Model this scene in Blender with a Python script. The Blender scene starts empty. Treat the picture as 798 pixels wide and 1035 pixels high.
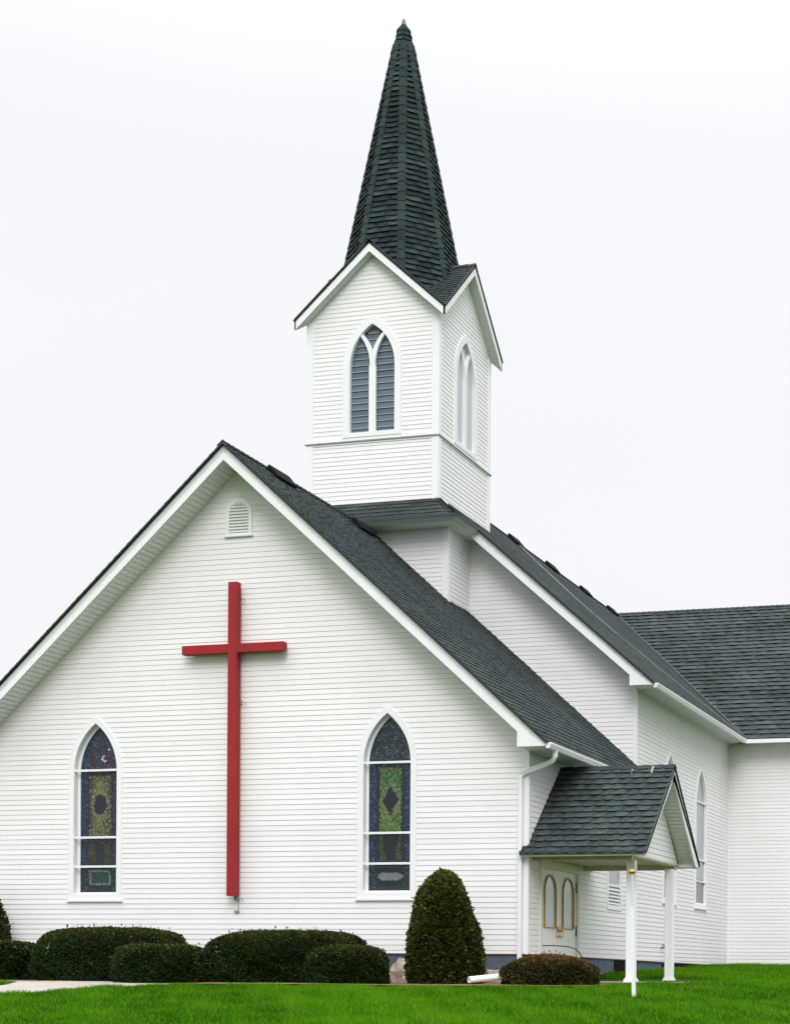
import bpy, math, random
import numpy as np
from mathutils import Vector
random.seed(7)
rng = np.random.default_rng(11)
R_ = math.radians
V = Vector

# ------------------------------------------------------------------ dimensions (metres)
W = 6.858            # half width of nave and front wing; right wall plane at X = 0
CX = -W
YN, YT = 8.376, 19.280
OHS, OHF, OHN = .681, .776, .730
HE, ZN = 4.373, 7.038
ZR, ZE = 11.228, 4.455
ZRN, ZEN = 13.634, 7.091
SF = (ZR-ZE)/(W+OHS); SN = (ZRN-ZEN)/(W+OHS)
YR = 29.43; ST = (ZRN-ZEN)/(YR-(YT-OHS))
TW, YTF = 1.861, 6.948
YTB = YTF+2*TW; YC = YTF+TW
ZB, ZTE, ZTA, OT = 13.604, 16.828, 18.721, .286
ZS = 25.27
LAP = .115

scene = bpy.context.scene
col = scene.collection

# ------------------------------------------------------------------ materials
def new_mat(name):
    m = bpy.data.materials.new(name); m.use_nodes = True
    return m, m.node_tree.nodes, m.node_tree.links, m.node_tree.nodes['Principled BSDF']

def noisy(name, c, rough=.6, amp=.12, scale=3.0, bump=0, bscale=60, attr=None, fine=0, fscale=40, spec=.5, streak=0):
    m, n, l, b = new_mat(name)
    b.inputs['Roughness'].default_value = rough
    b.inputs['Specular IOR Level'].default_value = spec
    tc = n.new('ShaderNodeTexCoord')
    nz = n.new('ShaderNodeTexNoise'); nz.inputs['Scale'].default_value = scale; nz.inputs['Detail'].default_value = 6
    l.new(tc.outputs['Object'], nz.inputs['Vector'])
    mr = n.new('ShaderNodeMapRange'); mr.inputs['From Min'].default_value = .3; mr.inputs['From Max'].default_value = .7
    mr.inputs['To Min'].default_value = 1-amp; mr.inputs['To Max'].default_value = 1+amp
    l.new(nz.outputs['Fac'], mr.inputs['Value'])
    last = mr.outputs['Result']
    def mul(a, bb):
        q = n.new('ShaderNodeMath'); q.operation = 'MULTIPLY'; l.new(a, q.inputs[0]); l.new(bb, q.inputs[1]); return q.outputs[0]
    if fine:
        n2 = n.new('ShaderNodeTexNoise'); n2.inputs['Scale'].default_value = fscale; n2.inputs['Detail'].default_value = 3
        l.new(tc.outputs['Object'], n2.inputs['Vector'])
        m2 = n.new('ShaderNodeMapRange'); m2.inputs['From Min'].default_value = .3; m2.inputs['From Max'].default_value = .7
        m2.inputs['To Min'].default_value = 1-fine; m2.inputs['To Max'].default_value = 1+fine
        l.new(n2.outputs['Fac'], m2.inputs['Value']); last = mul(last, m2.outputs['Result'])
    if streak:
        mp = n.new('ShaderNodeMapping'); mp.inputs['Scale'].default_value = (.5, .5, .12)
        l.new(tc.outputs['Object'], mp.inputs['Vector'])
        n3 = n.new('ShaderNodeTexNoise'); n3.inputs['Scale'].default_value = 2; n3.inputs['Detail'].default_value = 5
        l.new(mp.outputs['Vector'], n3.inputs['Vector'])
        m3 = n.new('ShaderNodeMapRange'); m3.inputs['From Min'].default_value = .35; m3.inputs['From Max'].default_value = .75
        m3.inputs['To Min'].default_value = 1; m3.inputs['To Max'].default_value = 1-streak
        l.new(n3.outputs['Fac'], m3.inputs['Value']); last = mul(last, m3.outputs['Result'])
    if attr:
        at = n.new('ShaderNodeAttribute'); at.attribute_name = attr; src = at.outputs['Color']
    else:
        rgb = n.new('ShaderNodeRGB'); rgb.outputs[0].default_value = (*c, 1); src = rgb.outputs[0]
    vm = n.new('ShaderNodeVectorMath'); vm.operation = 'SCALE'
    l.new(src, vm.inputs[0]); l.new(last, vm.inputs['Scale']); l.new(vm.outputs[0], b.inputs['Base Color'])
    if bump:
        nb = n.new('ShaderNodeTexNoise'); nb.inputs['Scale'].default_value = bscale; nb.inputs['Detail'].default_value = 4
        l.new(tc.outputs['Object'], nb.inputs['Vector'])
        bp = n.new('ShaderNodeBump'); bp.inputs['Strength'].default_value = bump; bp.inputs['Distance'].default_value = .01
        l.new(nb.outputs['Fac'], bp.inputs['Height']); l.new(bp.outputs[0], b.inputs['Normal'])
    return m

M = {}
M['siding'] = noisy('siding_vinyl', None, .5, .015, .5, streak=.03, attr='col')
M['trim'] = noisy('white_trim', (.82, .83, .84), .45, .02, 2, bump=.05, bscale=8)
M['soffit'] = noisy('soffit_metal', (.72, .74, .71), .5, .02, 2)
M['ledge'] = noisy('ledge_flashing', (.30, .36, .32), .5, .1, 3)
M['roof'] = noisy('asphalt_shingle', None, .95, .26, .8, bump=.2, bscale=120, attr='col', fine=.38, fscale=28, spec=.12)
M['roofedge'] = noisy('drip_edge', (.025, .045, .05), .6, .1, 4)
M['spire'] = noisy('spire_shingle', None, .95, .2, 1.2, bump=.5, bscale=120, attr='col', fine=.25, fscale=30, spec=.12)
M['vent'] = noisy('black_vent', (.008, .009, .011), .8, .1, 4, spec=.1)
M['red'] = noisy('red_paint', (.31, .016, .020), .6, .12, 1.2, bump=.2, bscale=25, fine=.10, fscale=20, spec=.3)
M['foundation'] = noisy('foundation_block', (.085, .115, .155), .85, .22, 2.5, bump=.4, bscale=25, fine=.15, fscale=12)
M['brown'] = noisy('rusty_flashing', (.16, .075, .06), .8, .2, 6)
M['concrete'] = noisy('concrete', (.42, .38, .34), .9, .12, 1.5, bump=.3, bscale=40, fine=.12, fscale=14)
M['slabside'] = noisy('slab_concrete', (.20, .115, .085), .9, .2, 3, bump=.3, bscale=30, fine=.2, fscale=10)
M['door'] = noisy('door_paint', (.82, .83, .82), .4, .02, 2)
M['casing'] = noisy('door_casing_paint', (.70, .70, .62), .5, .03, 2)
M['ceil'] = noisy('porch_ceiling_paint', (.50, .47, .30), .6, .06, 2)
M['cove'] = noisy('cove_moulding', (.42, .48, .44), .6, .06, 2)
M['gold'] = noisy('ochre_moulding', (.36, .20, .045), .4, .1, 5)
M['brass'], n, l, b = new_mat('brass'); b.inputs['Base Color'].default_value = (.6, .38, .14, 1); b.inputs['Metallic'].default_value = .9; b.inputs['Roughness'].default_value = .35
M['amber'], n, l, b = new_mat('amber_plastic'); b.inputs['Base Color'].default_value = (.6, .24, .02, 1); b.inputs['Roughness'].default_value = .3
M['black'] = noisy('black_metal', (.015, .014, .015), .5, .1, 5)
M['darkhole'] = noisy('dark_opening', (.006, .006, .006), .9, .1, 5, spec=.1)
M['wire'] = noisy('pale_wire', (.36, .34, .31), .6, .1, 5)
M['bark'] = noisy('bark', (.05, .035, .025), .9, .3, 10)
M['rock'] = noisy('pale_rock', (.42, .36, .29), .95, .25, 4, bump=.6, bscale=18, fine=.2, fscale=12)
M['mulch'] = noisy('mulch', (.20, .14, .075), .95, .35, 6, bump=.8, bscale=30, fine=.45, fscale=22, spec=.1)
M['soil'] = noisy('lawn_soil', (.045, .095, .016), .95, .35, .7, bump=.5, bscale=30, fine=.35, fscale=16, spec=.05)
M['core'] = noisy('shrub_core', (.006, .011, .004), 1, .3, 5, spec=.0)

def leafmat(name, rough=.6, trans=.25):
    m, n, l, b = new_mat(name)
    b.inputs['Roughness'].default_value = rough; b.inputs['Specular IOR Level'].default_value = .15
    at = n.new('ShaderNodeAttribute'); at.attribute_name = 'col'
    l.new(at.outputs['Color'], b.inputs['Base Color'])
    tr = n.new('ShaderNodeBsdfTranslucent'); l.new(at.outputs['Color'], tr.inputs['Color'])
    mx = n.new('ShaderNodeMixShader'); mx.inputs[0].default_value = trans
    l.new(b.outputs[0], mx.inputs[1]); l.new(tr.outputs[0], mx.inputs[2])
    l.new(mx.outputs[0], n['Material Output'].inputs['Surface'])
    return m
M['leaf'] = leafmat('shrub_leaf')
M['grass'] = leafmat('grass_blade', .7, .35)
M['grass'].node_tree.nodes['Principled BSDF'].inputs['Specular IOR Level'].default_value = .03

def panemat(name, c, rough=.12, attr=None, coat=.3):
    m, n, l, b = new_mat(name)
    b.inputs['Roughness'].default_value = rough
    b.inputs['Base Color'].default_value = (*c, 1)
    b.inputs['Coat Weight'].default_value = coat; b.inputs['Coat Roughness'].default_value = .05
    if attr:
        at = n.new('ShaderNodeAttribute'); at.attribute_name = attr; l.new(at.outputs['Color'], b.inputs['Base Color'])
    tc = n.new('ShaderNodeTexCoord'); nb = n.new('ShaderNodeTexNoise'); nb.inputs['Scale'].default_value = 6
    l.new(tc.outputs['Object'], nb.inputs['Vector'])
    bp = n.new('ShaderNodeBump'); bp.inputs['Strength'].default_value = .25; bp.inputs['Distance'].default_value = .02
    l.new(nb.outputs['Fac'], bp.inputs['Height']); l.new(bp.outputs[0], b.inputs['Normal'])
    return m
M['stained'] = panemat('stained_glass', (.05, .08, .1), .3, 'col', .15)
M['louver'] = panemat('louver_panel', None or (.075, .105, .15), .35, 'col', .2)
M['sideglass'] = panemat('pale_glass', (.33, .36, .38), .2, 'col', .3)

# ------------------------------------------------------------------ mesh building
ORG = {}
class MB:
    def __init__(s): s.v = []; s.f = []; s.c = []
    def face(s, pts, c=None):
        i = len(s.v); s.v += [tuple(p) for p in pts]; s.f.append(tuple(range(i, i+len(pts))))
        s.c.append(c if c is not None else (1, 1, 1))
    def prism(s, pts, vec, c=None):
        a = [V(p) for p in pts]; vec = V(vec); b = [p+vec for p in a]
        s.face(a[::-1], c); s.face(b, c)
        for i in range(len(a)):
            j = (i+1) % len(a); s.face([a[i], a[j], b[j], b[i]], c)
    def box(s, x0, x1, y0, y1, z0, z1, c=None):
        s.prism([(x0, y0, z0), (x1, y0, z0), (x1, y1, z0), (x0, y1, z0)], (0, 0, z1-z0), c)
    def tube(s, path, r, n=8, c=None, cap=True):
        path = [V(p) for p in path]; rings = []
        rr = r if isinstance(r, (list, tuple)) else [r]*len(path)
        up = V((0, 0, 1))
        for i, p in enumerate(path):
            t = (path[min(i+1, len(path)-1)]-path[max(i-1, 0)]).normalized()
            a = t.cross(up)
            if a.length < .05: a = t.cross(V((0, 1, 0)))
            a.normalize(); b = t.cross(a)
            rings.append([p+(a*math.cos(k*2*math.pi/n)+b*math.sin(k*2*math.pi/n))*rr[i] for k in range(n)])
        for i in range(len(rings)-1):
            for k in range(n):
                j = (k+1) % n; s.face([rings[i][k], rings[i][j], rings[i+1][j], rings[i+1][k]], c)
        if cap: s.face(rings[0][::-1], c); s.face(rings[-1], c)
    def build(s, name, mat, parent=None, origin=None, smooth=False, merge=False):
        o3 = V(origin) if origin is not None else (ORG[parent.name] if parent else V((0, 0, 0)))
        me = bpy.data.meshes.new(name)
        me.from_pydata([tuple(V(p)-o3) for p in s.v], [], s.f)
        at = me.color_attributes.new('col', 'FLOAT_COLOR', 'CORNER')
        buf = []
        for f, c in zip(s.f, s.c):
            if isinstance(c, list):
                for q in c: buf += [*q, 1]
            else: buf += [*c, 1]*len(f)
        at.data.foreach_set('color', buf)
        me.materials.append(mat)
        if merge:
            import bmesh
            bm = bmesh.new(); bm.from_mesh(me); bmesh.ops.remove_doubles(bm, verts=bm.verts, dist=1e-5)
            bmesh.ops.recalc_face_normals(bm, faces=bm.faces); bm.to_mesh(me); bm.free()
        if smooth:
            for p in me.polygons: p.use_smooth = True
        o = bpy.data.objects.new(name, me); col.objects.link(o)
        if parent: o.parent = parent; o.location = o3-ORG[parent.name]
        else: o.location = o3
        ORG[o.name] = o3
        return o

def thing(name, label, cat, loc, group=None):
    o = bpy.data.objects.new(name, None); col.objects.link(o); o.location = loc; o.empty_display_size = .2
    o['label'] = label; o['category'] = cat
    if group: o['group'] = group
    ORG[o.name] = V(loc); return o
def tag(o, label, cat, group=None):
    o['label'] = label; o['category'] = cat
    if group: o['group'] = group
def structure(o): o['kind'] = 'structure'; return o

# ------------------------------------------------------------------ terrain
def gz(x, y):
    if y < -3: z = -.645-.041*(-3-y)
    elif y < 2: z = -.645+.009*(y+3)
    else: z = -.6+.47*min(1, (y-2)/17)**.7
    if y < -3: z += .012*math.sin(x*.9+y*.4)+.008*math.sin(y*1.7-x*.3)
    if y < -40: z = -.645-.041*37+.012*math.sin(x*.9+y*.4)
    return z
ch = thing('church', 'white clapboard church with a steep dark shingled spire, gabled front wing and side porch', 'church', (CX, 0, -.65))

# ------------------------------------------------------------------ siding
def gothic(hw, c, zs):
    """half width of a pointed arch at height z, straight below zs"""
    Rr = hw+c
    def f(z):
        if z <= zs: return hw
        q = Rr*Rr-(z-zs)**2
        return max(math.sqrt(q)-c, 0) if q > 0 and math.sqrt(q) > c else None
    return f
def siding(mb, O, u, n, ulo, uhi, z0, z1, holes=(), zb=None, lap=LAP):
    """lapped boards on the vertical plane through O; ulo, uhi are functions of z; holes = (centre, f(z), bottom)"""
    O, u, n = V(O), V(u), V(n)
    k = math.floor(z0/lap)
    while k*lap < z1-1e-6:
        a, b = max(k*lap, z0), min((k+1)*lap, z1); k += 1
        if b-a < 1e-4: continue
        m = (a+b)/2
        cuts = []
        for (c, f, bot) in holes:
            if m < bot: continue
            w = f(m)
            if not w: continue
            wa, wb = f(max(a, bot)), f(b)
            wa = w if wa is None else wa; wb = 0 if wb is None else wb
            cuts.append((c-wa, c+wa, c-wb, c+wb))
        cuts.sort()
        La, Lb = ulo(a), ulo(b); Ha, Hb = uhi(a), uhi(b)
        if Ha-La < .01: continue
        segs = []
        pa, pb = La, Lb
        for (x0, x1, y0, y1) in cuts:
            segs.append((pa, x0, pb, y0)); pa, pb = x1, y1
        segs.append((pa, Ha, pb, Hb))
        jig = random.uniform(-.0012, .0012); joff = random.uniform(0, 3.66); tone = {}
        for (a0, a1, b0, b1) in segs:
            if b1 < b0: b0 = b1 = (b0+b1)/2
            if a1-a0 < 1e-5 and b1-b0 < 1e-5: continue
            ts = {0.0, 1.0}; wd_ = max(a1-a0, 1e-6)
            if zb: ts |= {q/max(1, int(wd_)) for q in range(max(1, int(wd_)))}
            jn = math.floor((a0-joff)/3.66)*3.66+joff
            while jn < a1:
                if a0+.05 < jn < a1-.05: ts.add((jn-a0)/wd_)
                jn += 3.66
            ts = sorted(ts)
            for t0, t1 in zip(ts[:-1], ts[1:]):
                bid = math.floor((a0+wd_*(t0+t1)/2-joff)/3.66)
                if bid not in tone: tone[bid] = random.uniform(.965, 1.0)
                tc_ = (.825*tone[bid], .82*tone[bid], .825*tone[bid])
                A0, A1 = a0+(a1-a0)*t0, a0+(a1-a0)*t1; B0, B1 = b0+(b1-b0)*t0, b0+(b1-b0)*t1
                za0 = za1 = a; zc0 = zc1 = b
                if zb:
                    za0, za1 = max(a, zb(A0)), max(a, zb(A1)); zc0, zc1 = max(b, zb(B0)), max(b, zb(B1))
                d = .0115+jig
                P = lambda uu, z, off: O+u*uu+n*off+V((0, 0, z))
                # board face, a small rounded butt and the underside
                mb.face([P(A0, za0+.006, d), P(A1, za1+.006, d), P(B1, zc1, .002), P(B0, zc0, .002)], tc_)
                mb.face([P(A0, za0, d-.003), P(A1, za1, d-.003), P(A1, za1+.006, d), P(A0, za0+.006, d)], tc_)
                mb.face([P(A0, za0, .0), P(A1, za1, .0), P(A1, za1, d-.003), P(A0, za0, d-.003)], tc_)
                if 0 < t0: mb.prism([P(A0-.0015, za0+.004, d+.0006), P(A0+.0015, za0+.004, d+.0006), P(A0+.0015, zc0, .0026), P(A0-.0015, zc0, .0026)], n*.0004, (.45, .45, .45))

# ------------------------------------------------------------------ shingles
def shade(base, lo=.62, hi=1.45):
    k = random.uniform(lo, hi); w = random.uniform(-.06, .06)
    return (base[0]*k*(1+w), base[1]*k, base[2]*k*(1-w))
ROOF = (.041, .0535, .0535)
def slope(mb, A, B, C, D, e=.21, base=ROOF, tab=(.2, .42), th=(.010, .020), jit=.0, bulge=.009):
    """A-B eave, D-C ridge: courses of shingle tabs laid in saw-tooth steps"""
    A, B, C, D = V(A), V(B), V(C), V(D)
    n = ((B-A) if (B-A).length > .01 else (C-D)).cross(D-A).normalized()
    if n.z < 0: n = -n
    L = ((A+B)/2-(C+D)/2)
    d = (B-A) if (B-A).length > .01 else (C-D)
    d = d.normalized(); h = L-d*L.dot(d); N = max(3, round(h.length/e))
    for k in range(N):
        t0, t1 = k/N, (k+1)/N
        a0, b0 = A.lerp(D, t0), B.lerp(C, t0); a1, b1 = A.lerp(D, t1), B.lerp(C, t1)
        wid = max((b0-a0).length, (b1-a1).length)
        if wid < .02: continue
        us = [0]; x = random.uniform(0, tab[0])
        while x < wid-.08:
            us.append(x/wid); x += random.uniform(*tab)
        us.append(1)
        prev = .5
        for i in range(len(us)-1):
            u0, u1 = us[i], us[i+1]
            hi = random.random(); hi = hi*.6 if prev > .5 else .4+hi*.6; prev = hi
            t = th[0]+(th[1]-th[0])*hi
            c = shade(base, .72+.18*hi, .98+.32*hi)
            p0, p1 = a0.lerp(b0, u0)+n*t, a0.lerp(b0, u1)+n*t
            q0, q1 = a1.lerp(b1, u0)+n*.004, a1.lerp(b1, u1)+n*.004
            dn = (p0-q0).normalized(); pm = p0.lerp(p1, .5+random.uniform(-.15, .15))+n*bulge+dn*bulge*2.4
            qm = q0.lerp(q1, .5)
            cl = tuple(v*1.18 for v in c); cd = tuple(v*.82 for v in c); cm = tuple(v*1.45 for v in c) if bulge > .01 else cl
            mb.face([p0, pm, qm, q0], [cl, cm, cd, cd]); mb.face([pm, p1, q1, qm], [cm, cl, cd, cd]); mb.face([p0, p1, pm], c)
            r0, r1 = a0.lerp(b0, u0)+n*.0, a0.lerp(b0, u1)+n*.0
            mb.face([r0, r1, p1, p0], c)
            if i > 0: mb.face([r0, p0, q0], c)
            if i < len(us)-2: mb.face([r1, q1, p1], c)
def deck(mb, A, B, C, D, t=.05):
    A, B, C, D = V(A), V(B), V(C), V(D)
    pts = [A, B, C, D]
    if (B-A).length < .01: pts = [A, C, D]
    if (C-D).length < .01: pts = [A, B, C]
    nn = (pts[1]-pts[0]).cross(pts[2]-pts[0]).normalized()
    if nn.z < 0: nn = -nn
    mb.prism([p-nn*.002 for p in pts], -nn*t, (ROOF[0]*.5,)*3)
def ridge_caps(mb, P, Q, s1, s2, w=.15, e=.22, base=ROOF):
    """P-Q ridge line; s1, s2 unit vectors running down either slope"""
    P, Q, s1, s2 = V(P), V(Q), V(s1).normalized(), V(s2).normalized()
    L = (Q-P).length; N = max(2, round(L/e)); up = -(s1+s2).normalized()
    if (s1+s2).length < .05: up = V((0, 0, 1))
    for k in range(N):
        a, b = P.lerp(Q, k/N), P.lerp(Q, (k+1.02)/N)
        c = shade(base, .8, 1.25)
        for s in (s1, s2):
            nn = (b-a).cross(s).normalized()
            if nn.dot(up) < 0: nn = -nn
            h0, h1 = .052, .036
            mb.face([a+up*h0, b+up*h1, b+s*w+nn*(h1-.008), a+s*w+nn*(h0-.008)], c)
            mb.face([a+s*w+nn*(h0-.008), b+s*w+nn*(h1-.008), b+s*w, a+s*w], c)
            mb.face([a+up*h0, a+s*w+nn*(h0-.008), a+s*w-nn*.01, a-nn*.01], c)

def soffit(mb, A, B, C, D, rib=.13):
    """A-B outer edge, D-C wall edge; ribs run across from outer edge to wall"""
    A, B, C, D = V(A), V(B), V(C), V(D)
    n = (B-A).cross(D-A).normalized()
    if n.z > 0: n = -n
    N = max(2, round((B-A).length/rib))
    for k in range(N):
        u0, u1, um = k/N, (k+.86)/N, (k+1)/N
        o = n*.012
        mb.face([A.lerp(B, u0)+o, A.lerp(B, u1)+o, D.lerp(C, u1)+o, D.lerp(C, u0)+o])
        mb.face([A.lerp(B, u1), A.lerp(B, um), D.lerp(C, um), D.lerp(C, u1)])
        mb.face([A.lerp(B, u1)+o, A.lerp(B, u1), D.lerp(C, u1), D.lerp(C, u1)+o])
    mb.prism([A-n*.004, B-n*.004, C-n*.004, D-n*.004], -n*.01)

def rake(mb, P, Q, h, inw, crown=True):
    """fascia board below the roof edge P (apex) - Q (eave), height h; inw points to the wall"""
    P, Q, inw = V(P), V(Q), V(inw)
    z = V((0, 0, 1)); P = P-z*.012; Q = Q-z*.012
    k = .5
    for (p, q, s) in ((P, Q, 0),):
        # crown: slanted face
        a = [p, q, q-z*h*k+inw*.05, p-z*h*k+inw*.05]
        b = [p+inw*.1, q+inw*.1, q-z*h*k+inw*.1, p-z*h*k+inw*.1]
        mb.face(a); mb.face(b[::-1])
        for i in range(4): j = (i+1) % 4; mb.face([a[i], b[i], b[j], a[j]])
        a = [p-z*h*k+inw*.012, q-z*h*k+inw*.012, q-z*h+inw*.012, p-z*h+inw*.012]
        mb.prism(a, inw*.06)

# ------------------------------------------------------------------ gothic windows
def arch_pts(hw, c, zs, zb, n=10):
    Rr = hw+c; top = math.sqrt(Rr*Rr-c*c)
    pts = [(-hw, zb)]
    a1 = math.atan2(top, c)
    for i in range(n+1):
        a = a1*i/n; pts.append((-(Rr*math.cos(a)-c), zs+Rr*math.sin(a)))
    pts[-1] = (0, zs+top)
    for i in range(n-1, -1, -1):
        a = a1*i/n; pts.append((Rr*math.cos(a)-c, zs+Rr*math.sin(a)))
    pts.append((hw, zb)); return pts
def arch_ring(mb, Pf, hw, c, zs, zb, w, o0, o1, sill=None):
    """casing ring of width w inside outline hw; Pf(u, z, off); from offset o0 (back) to o1 (front)"""
    out = arch_pts(hw, c, zs, zb); inn = arch_pts(hw-w, c, zs, zb+(sill if sill is not None else w))
    n = len(out)
    for i in range(n):
        j = (i+1) % n
        mb.face([Pf(*out[i], o1), Pf(*out[j], o1), Pf(*inn[j], o1), Pf(*inn[i], o1)])
        mb.face([Pf(*out[i], o0), Pf(*out[j], o0), Pf(*out[j], o1), Pf(*out[i], o1)])
        mb.face([Pf(*inn[j], o0), Pf(*inn[i], o0), Pf(*inn[i], o1), Pf(*inn[j], o1)])
def frame3(O, u, n):
    O, u, n = V(O), V(u), V(n)
    return lambda a, z, off: O+u*a+n*off+V((0, 0, z))
def bx3(mb, Pf, a0, a1, z0, z1, o0, o1, c=None):
    mb.prism([Pf(a0, z0, o0), Pf(a1, z0, o0), Pf(a1, z0, o1), Pf(a0, z0, o1)], (0, 0, z1-z0), c)

def tall_window(O, u, n, hw, c, zs, sill, bars, panefn, mat, label=None, w=.135, rec=.17):
    Pf = frame3(O, u, n)
    m = MB(); arch_ring(m, Pf, hw, c, zs, sill, w, -.03, .032)
    arch_ring(m, Pf, hw-w, c, zs, sill+w, .004, -rec-.01, .0)                    # reveal lining
    win = m.build('window', M['trim'], ch, origin=Pf(0, sill, 0))
    if label: win['label'] = label
    m = MB(); arch_ring(m, Pf, hw-w-.004, c, zs, sill+w+.004, .05, -rec, -rec+.03)
    m.build('sash', M['trim'], win)
    m = MB(); m.prism([Pf(-hw-.03, sill-.035, -.01), Pf(hw+.03, sill-.035, -.01), Pf(hw+.03, sill-.035, .06), Pf(-hw-.03, sill-.035, .06)], (0, 0, .045))
    m.build('sill', M['trim'], win)
    g = gothic(hw-w, c, zs)
    for zb in bars:
        m = MB(); ww = g(zb)-.003; bx3(m, Pf, -ww, ww, zb-.024, zb+.024, -.03, .012); m.build('glazing_bar', M['trim'], win)
    # storm sheet is left open; the leaded panel sits deep in the reveal
    m = MB(); ap = zs+math.sqrt((hw-w+c)**2-c*c); z0 = sill+w-.01
    cs = .024 if mat is M['stained'] else .07
    nx = int((2*hw-2*w)/cs); nz = int((ap-z0)/cs); J = {}
    def gp(i, j):
        if (i, j) not in J:
            e = .38*cs if mat is M['stained'] else 0
            J[i, j] = (-hw+w+(2*hw-2*w)*i/nx+(random.uniform(-e, e) if 0 < i < nx else 0), z0+(ap-z0)*j/nz+(random.uniform(-e, e) if 0 < j < nz else 0))
        return J[i, j]
    for j in range(nz):
        for i in range(nx):
            q4 = [gp(i, j), gp(i+1, j), gp(i+1, j+1), gp(i, j+1)]
            am, bm_ = sum(p[0] for p in q4)/4, sum(p[1] for p in q4)/4
            q = g(bm_)
            if q is None or abs(am) > q+.04: continue
            ax_ = am/(hw-w); tx = (bm_-z0)/(ap-z0)
            if mat is M['stained']: ax_ += .02*math.sin(tx*55)+random.uniform(-.025, .025); tx += random.uniform(-.002, .002)
            cc = panefn(ax_, tx)
            m.face([Pf(p[0], p[1], -rec) for p in q4], cc)
    m.build('stained_glass_pane' if mat is M['stained'] else 'pane', mat, win)
    return win

def jitc(c, a=.45):
    if a > .35 and random.random() < .2: return (.008, .008, .010)
    k = random.uniform(1-a, 1+a)*GK; return (c[0]*k*random.uniform(.8, 1.2), c[1]*k*random.uniform(.85, 1.15), c[2]*k*random.uniform(.8, 1.2))
GK = .48
def glass_left(x, t):
    ax = abs(x)
    if (ax > .6 or t > .72) and random.random() < .10: return jitc((.10, .20, .36) if x < 0 else (.22, .14, .26), .3)
    if t < .185:
        if ax < .5 and .06 < t < .145:
            if ax > .42 or t < .07 or t > .135: return jitc((.25, .32, .33), .3)
            return jitc((.03, .09, .10), .3)
        return jitc((.015, .045, .06), .5)
    if t > .70:
        if ax > .62 or (t > .86 and ax > .25): return jitc((.02, .07, .16))
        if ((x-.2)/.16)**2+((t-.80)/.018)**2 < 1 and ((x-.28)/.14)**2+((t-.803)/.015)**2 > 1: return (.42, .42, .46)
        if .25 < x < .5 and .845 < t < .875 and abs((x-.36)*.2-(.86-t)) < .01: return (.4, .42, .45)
        return jitc((.045, .035, .065), .6)
    if ax > .68: return jitc((.02, .065, .17), .4) if x < 0 else jitc((.05, .03, .11), .5)
    if ax > .5: return jitc((.035, .025, .06), .4)
    if ((x/.3)**2+((t-.53)/.06)**2) < 1: return jitc((.012, .018, .035), .4)
    if ((x/.42)**2+((t-.53)/.085)**2) < 1 and random.random() < .5: return jitc((.35, .30, .18), .3)
    if t < .345: return jitc((.06, .075, .05), .9) if ax > .2 or t > .3 else jitc((.02, .03, .05), .8)
    if random.random() < .07: return jitc((.45, .45, .35), .3)
    return jitc((.20, .25, .09) if ax < .35 else (.10, .13, .07), .55)
def glass_right(x, t):
    ax = abs(x)
    if (ax > .6 or t > .7) and random.random() < .12: return jitc((.12, .24, .34), .3)
    if t < .185:
        if ax+abs(t-.095)*8 < .55 and abs(t-.095) < .021: return jitc((.30, .36, .38), .25)
        if ax < .58 and abs(t-.095) < .05: return jitc((.012, .02, .03), .4)
        return jitc((.018, .05, .085), .45)
    if t > .70:
        if ax > .62 or (t > .86 and ax > .25): return jitc((.02, .05, .12))
        return jitc((.010, .022, .028), .7) if random.random() < .9 else jitc((.05, .1, .09))
    if ax > .66: return jitc((.02, .05, .17), .5)
    if ax > .46: return jitc((.012, .02, .06), .5)
    if abs(x)/.34+abs(t-.52)/.085 < 1: return jitc((.008, .014, .022), .4)
    if abs(x)/.5+abs(t-.52)/.12 < 1 and random.random() < .6: return jitc((.30, .28, .18), .3)
    if t < .345: return jitc((.05, .14, .03), .6) if ax > .2 + (t-.18) else jitc((.012, .016, .03), .6)
    if t > .675: return jitc((.25, .28, .12), .5)
    if random.random() < .05: return jitc((.4, .45, .3), .3)
    return jitc((.08, .30, .07) if t > .5 else (.16, .30, .05), .5)
def glass_pale(x, t):  # upper panes carry reflected sky in their own colour
    global GK; GK = 1
    s = 1 if x < .1 else .85
    if t < .2: return jitc((.10*s, .12*s, .14*s), .15)
    return jitc((.36*s, .39*s, .41*s), .05)

ND, WHW, WC, WZS, WSILL = 3.612, .691, .787, 4.198, 1.235
BARS = (4.212, 2.675, 2.008)
tall_window((CX-ND, 0, 0), (1, 0, 0), (0, -1, 0), WHW, WC, WZS, WSILL, BARS, glass_left, M['stained'], 'arched stained glass window with purple borders, left of the red cross')
tall_window((CX+ND, 0, 0), (1, 0, 0), (0, -1, 0), WHW, WC, WZS, WSILL, BARS, glass_right, M['stained'], 'arched stained glass window with blue borders and green centre')
SHW, SZS, SSILL = .74, 4.574, 1.61
for yy in (15.52, 11.84):
    tall_window((0, yy, 0), (0, 1, 0), (1, 0, 0), SHW, WC, SZS, SSILL, (4.79, 3.06, 2.418), glass_pale, M['sideglass'], None, w=.11, rec=.04)

# ------------------------------------------------------------------ walls
def zb_side(y): return .05-.14*min(max(y/YT, 0), 1)
front_top = lambda z: W if z < HE+.0 else max(min(W, (ZR-.36-z)/SF), 0)
nave_top = lambda z: W if z < ZN else max(min(W, (ZRN-.36-z)/SN), 0)
hole_f = gothic(WHW-.05, WC, WZS); hole_s = gothic(SHW-.05, WC, SZS)
vent_hole = gothic(.25, .0, 9.93)

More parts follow.
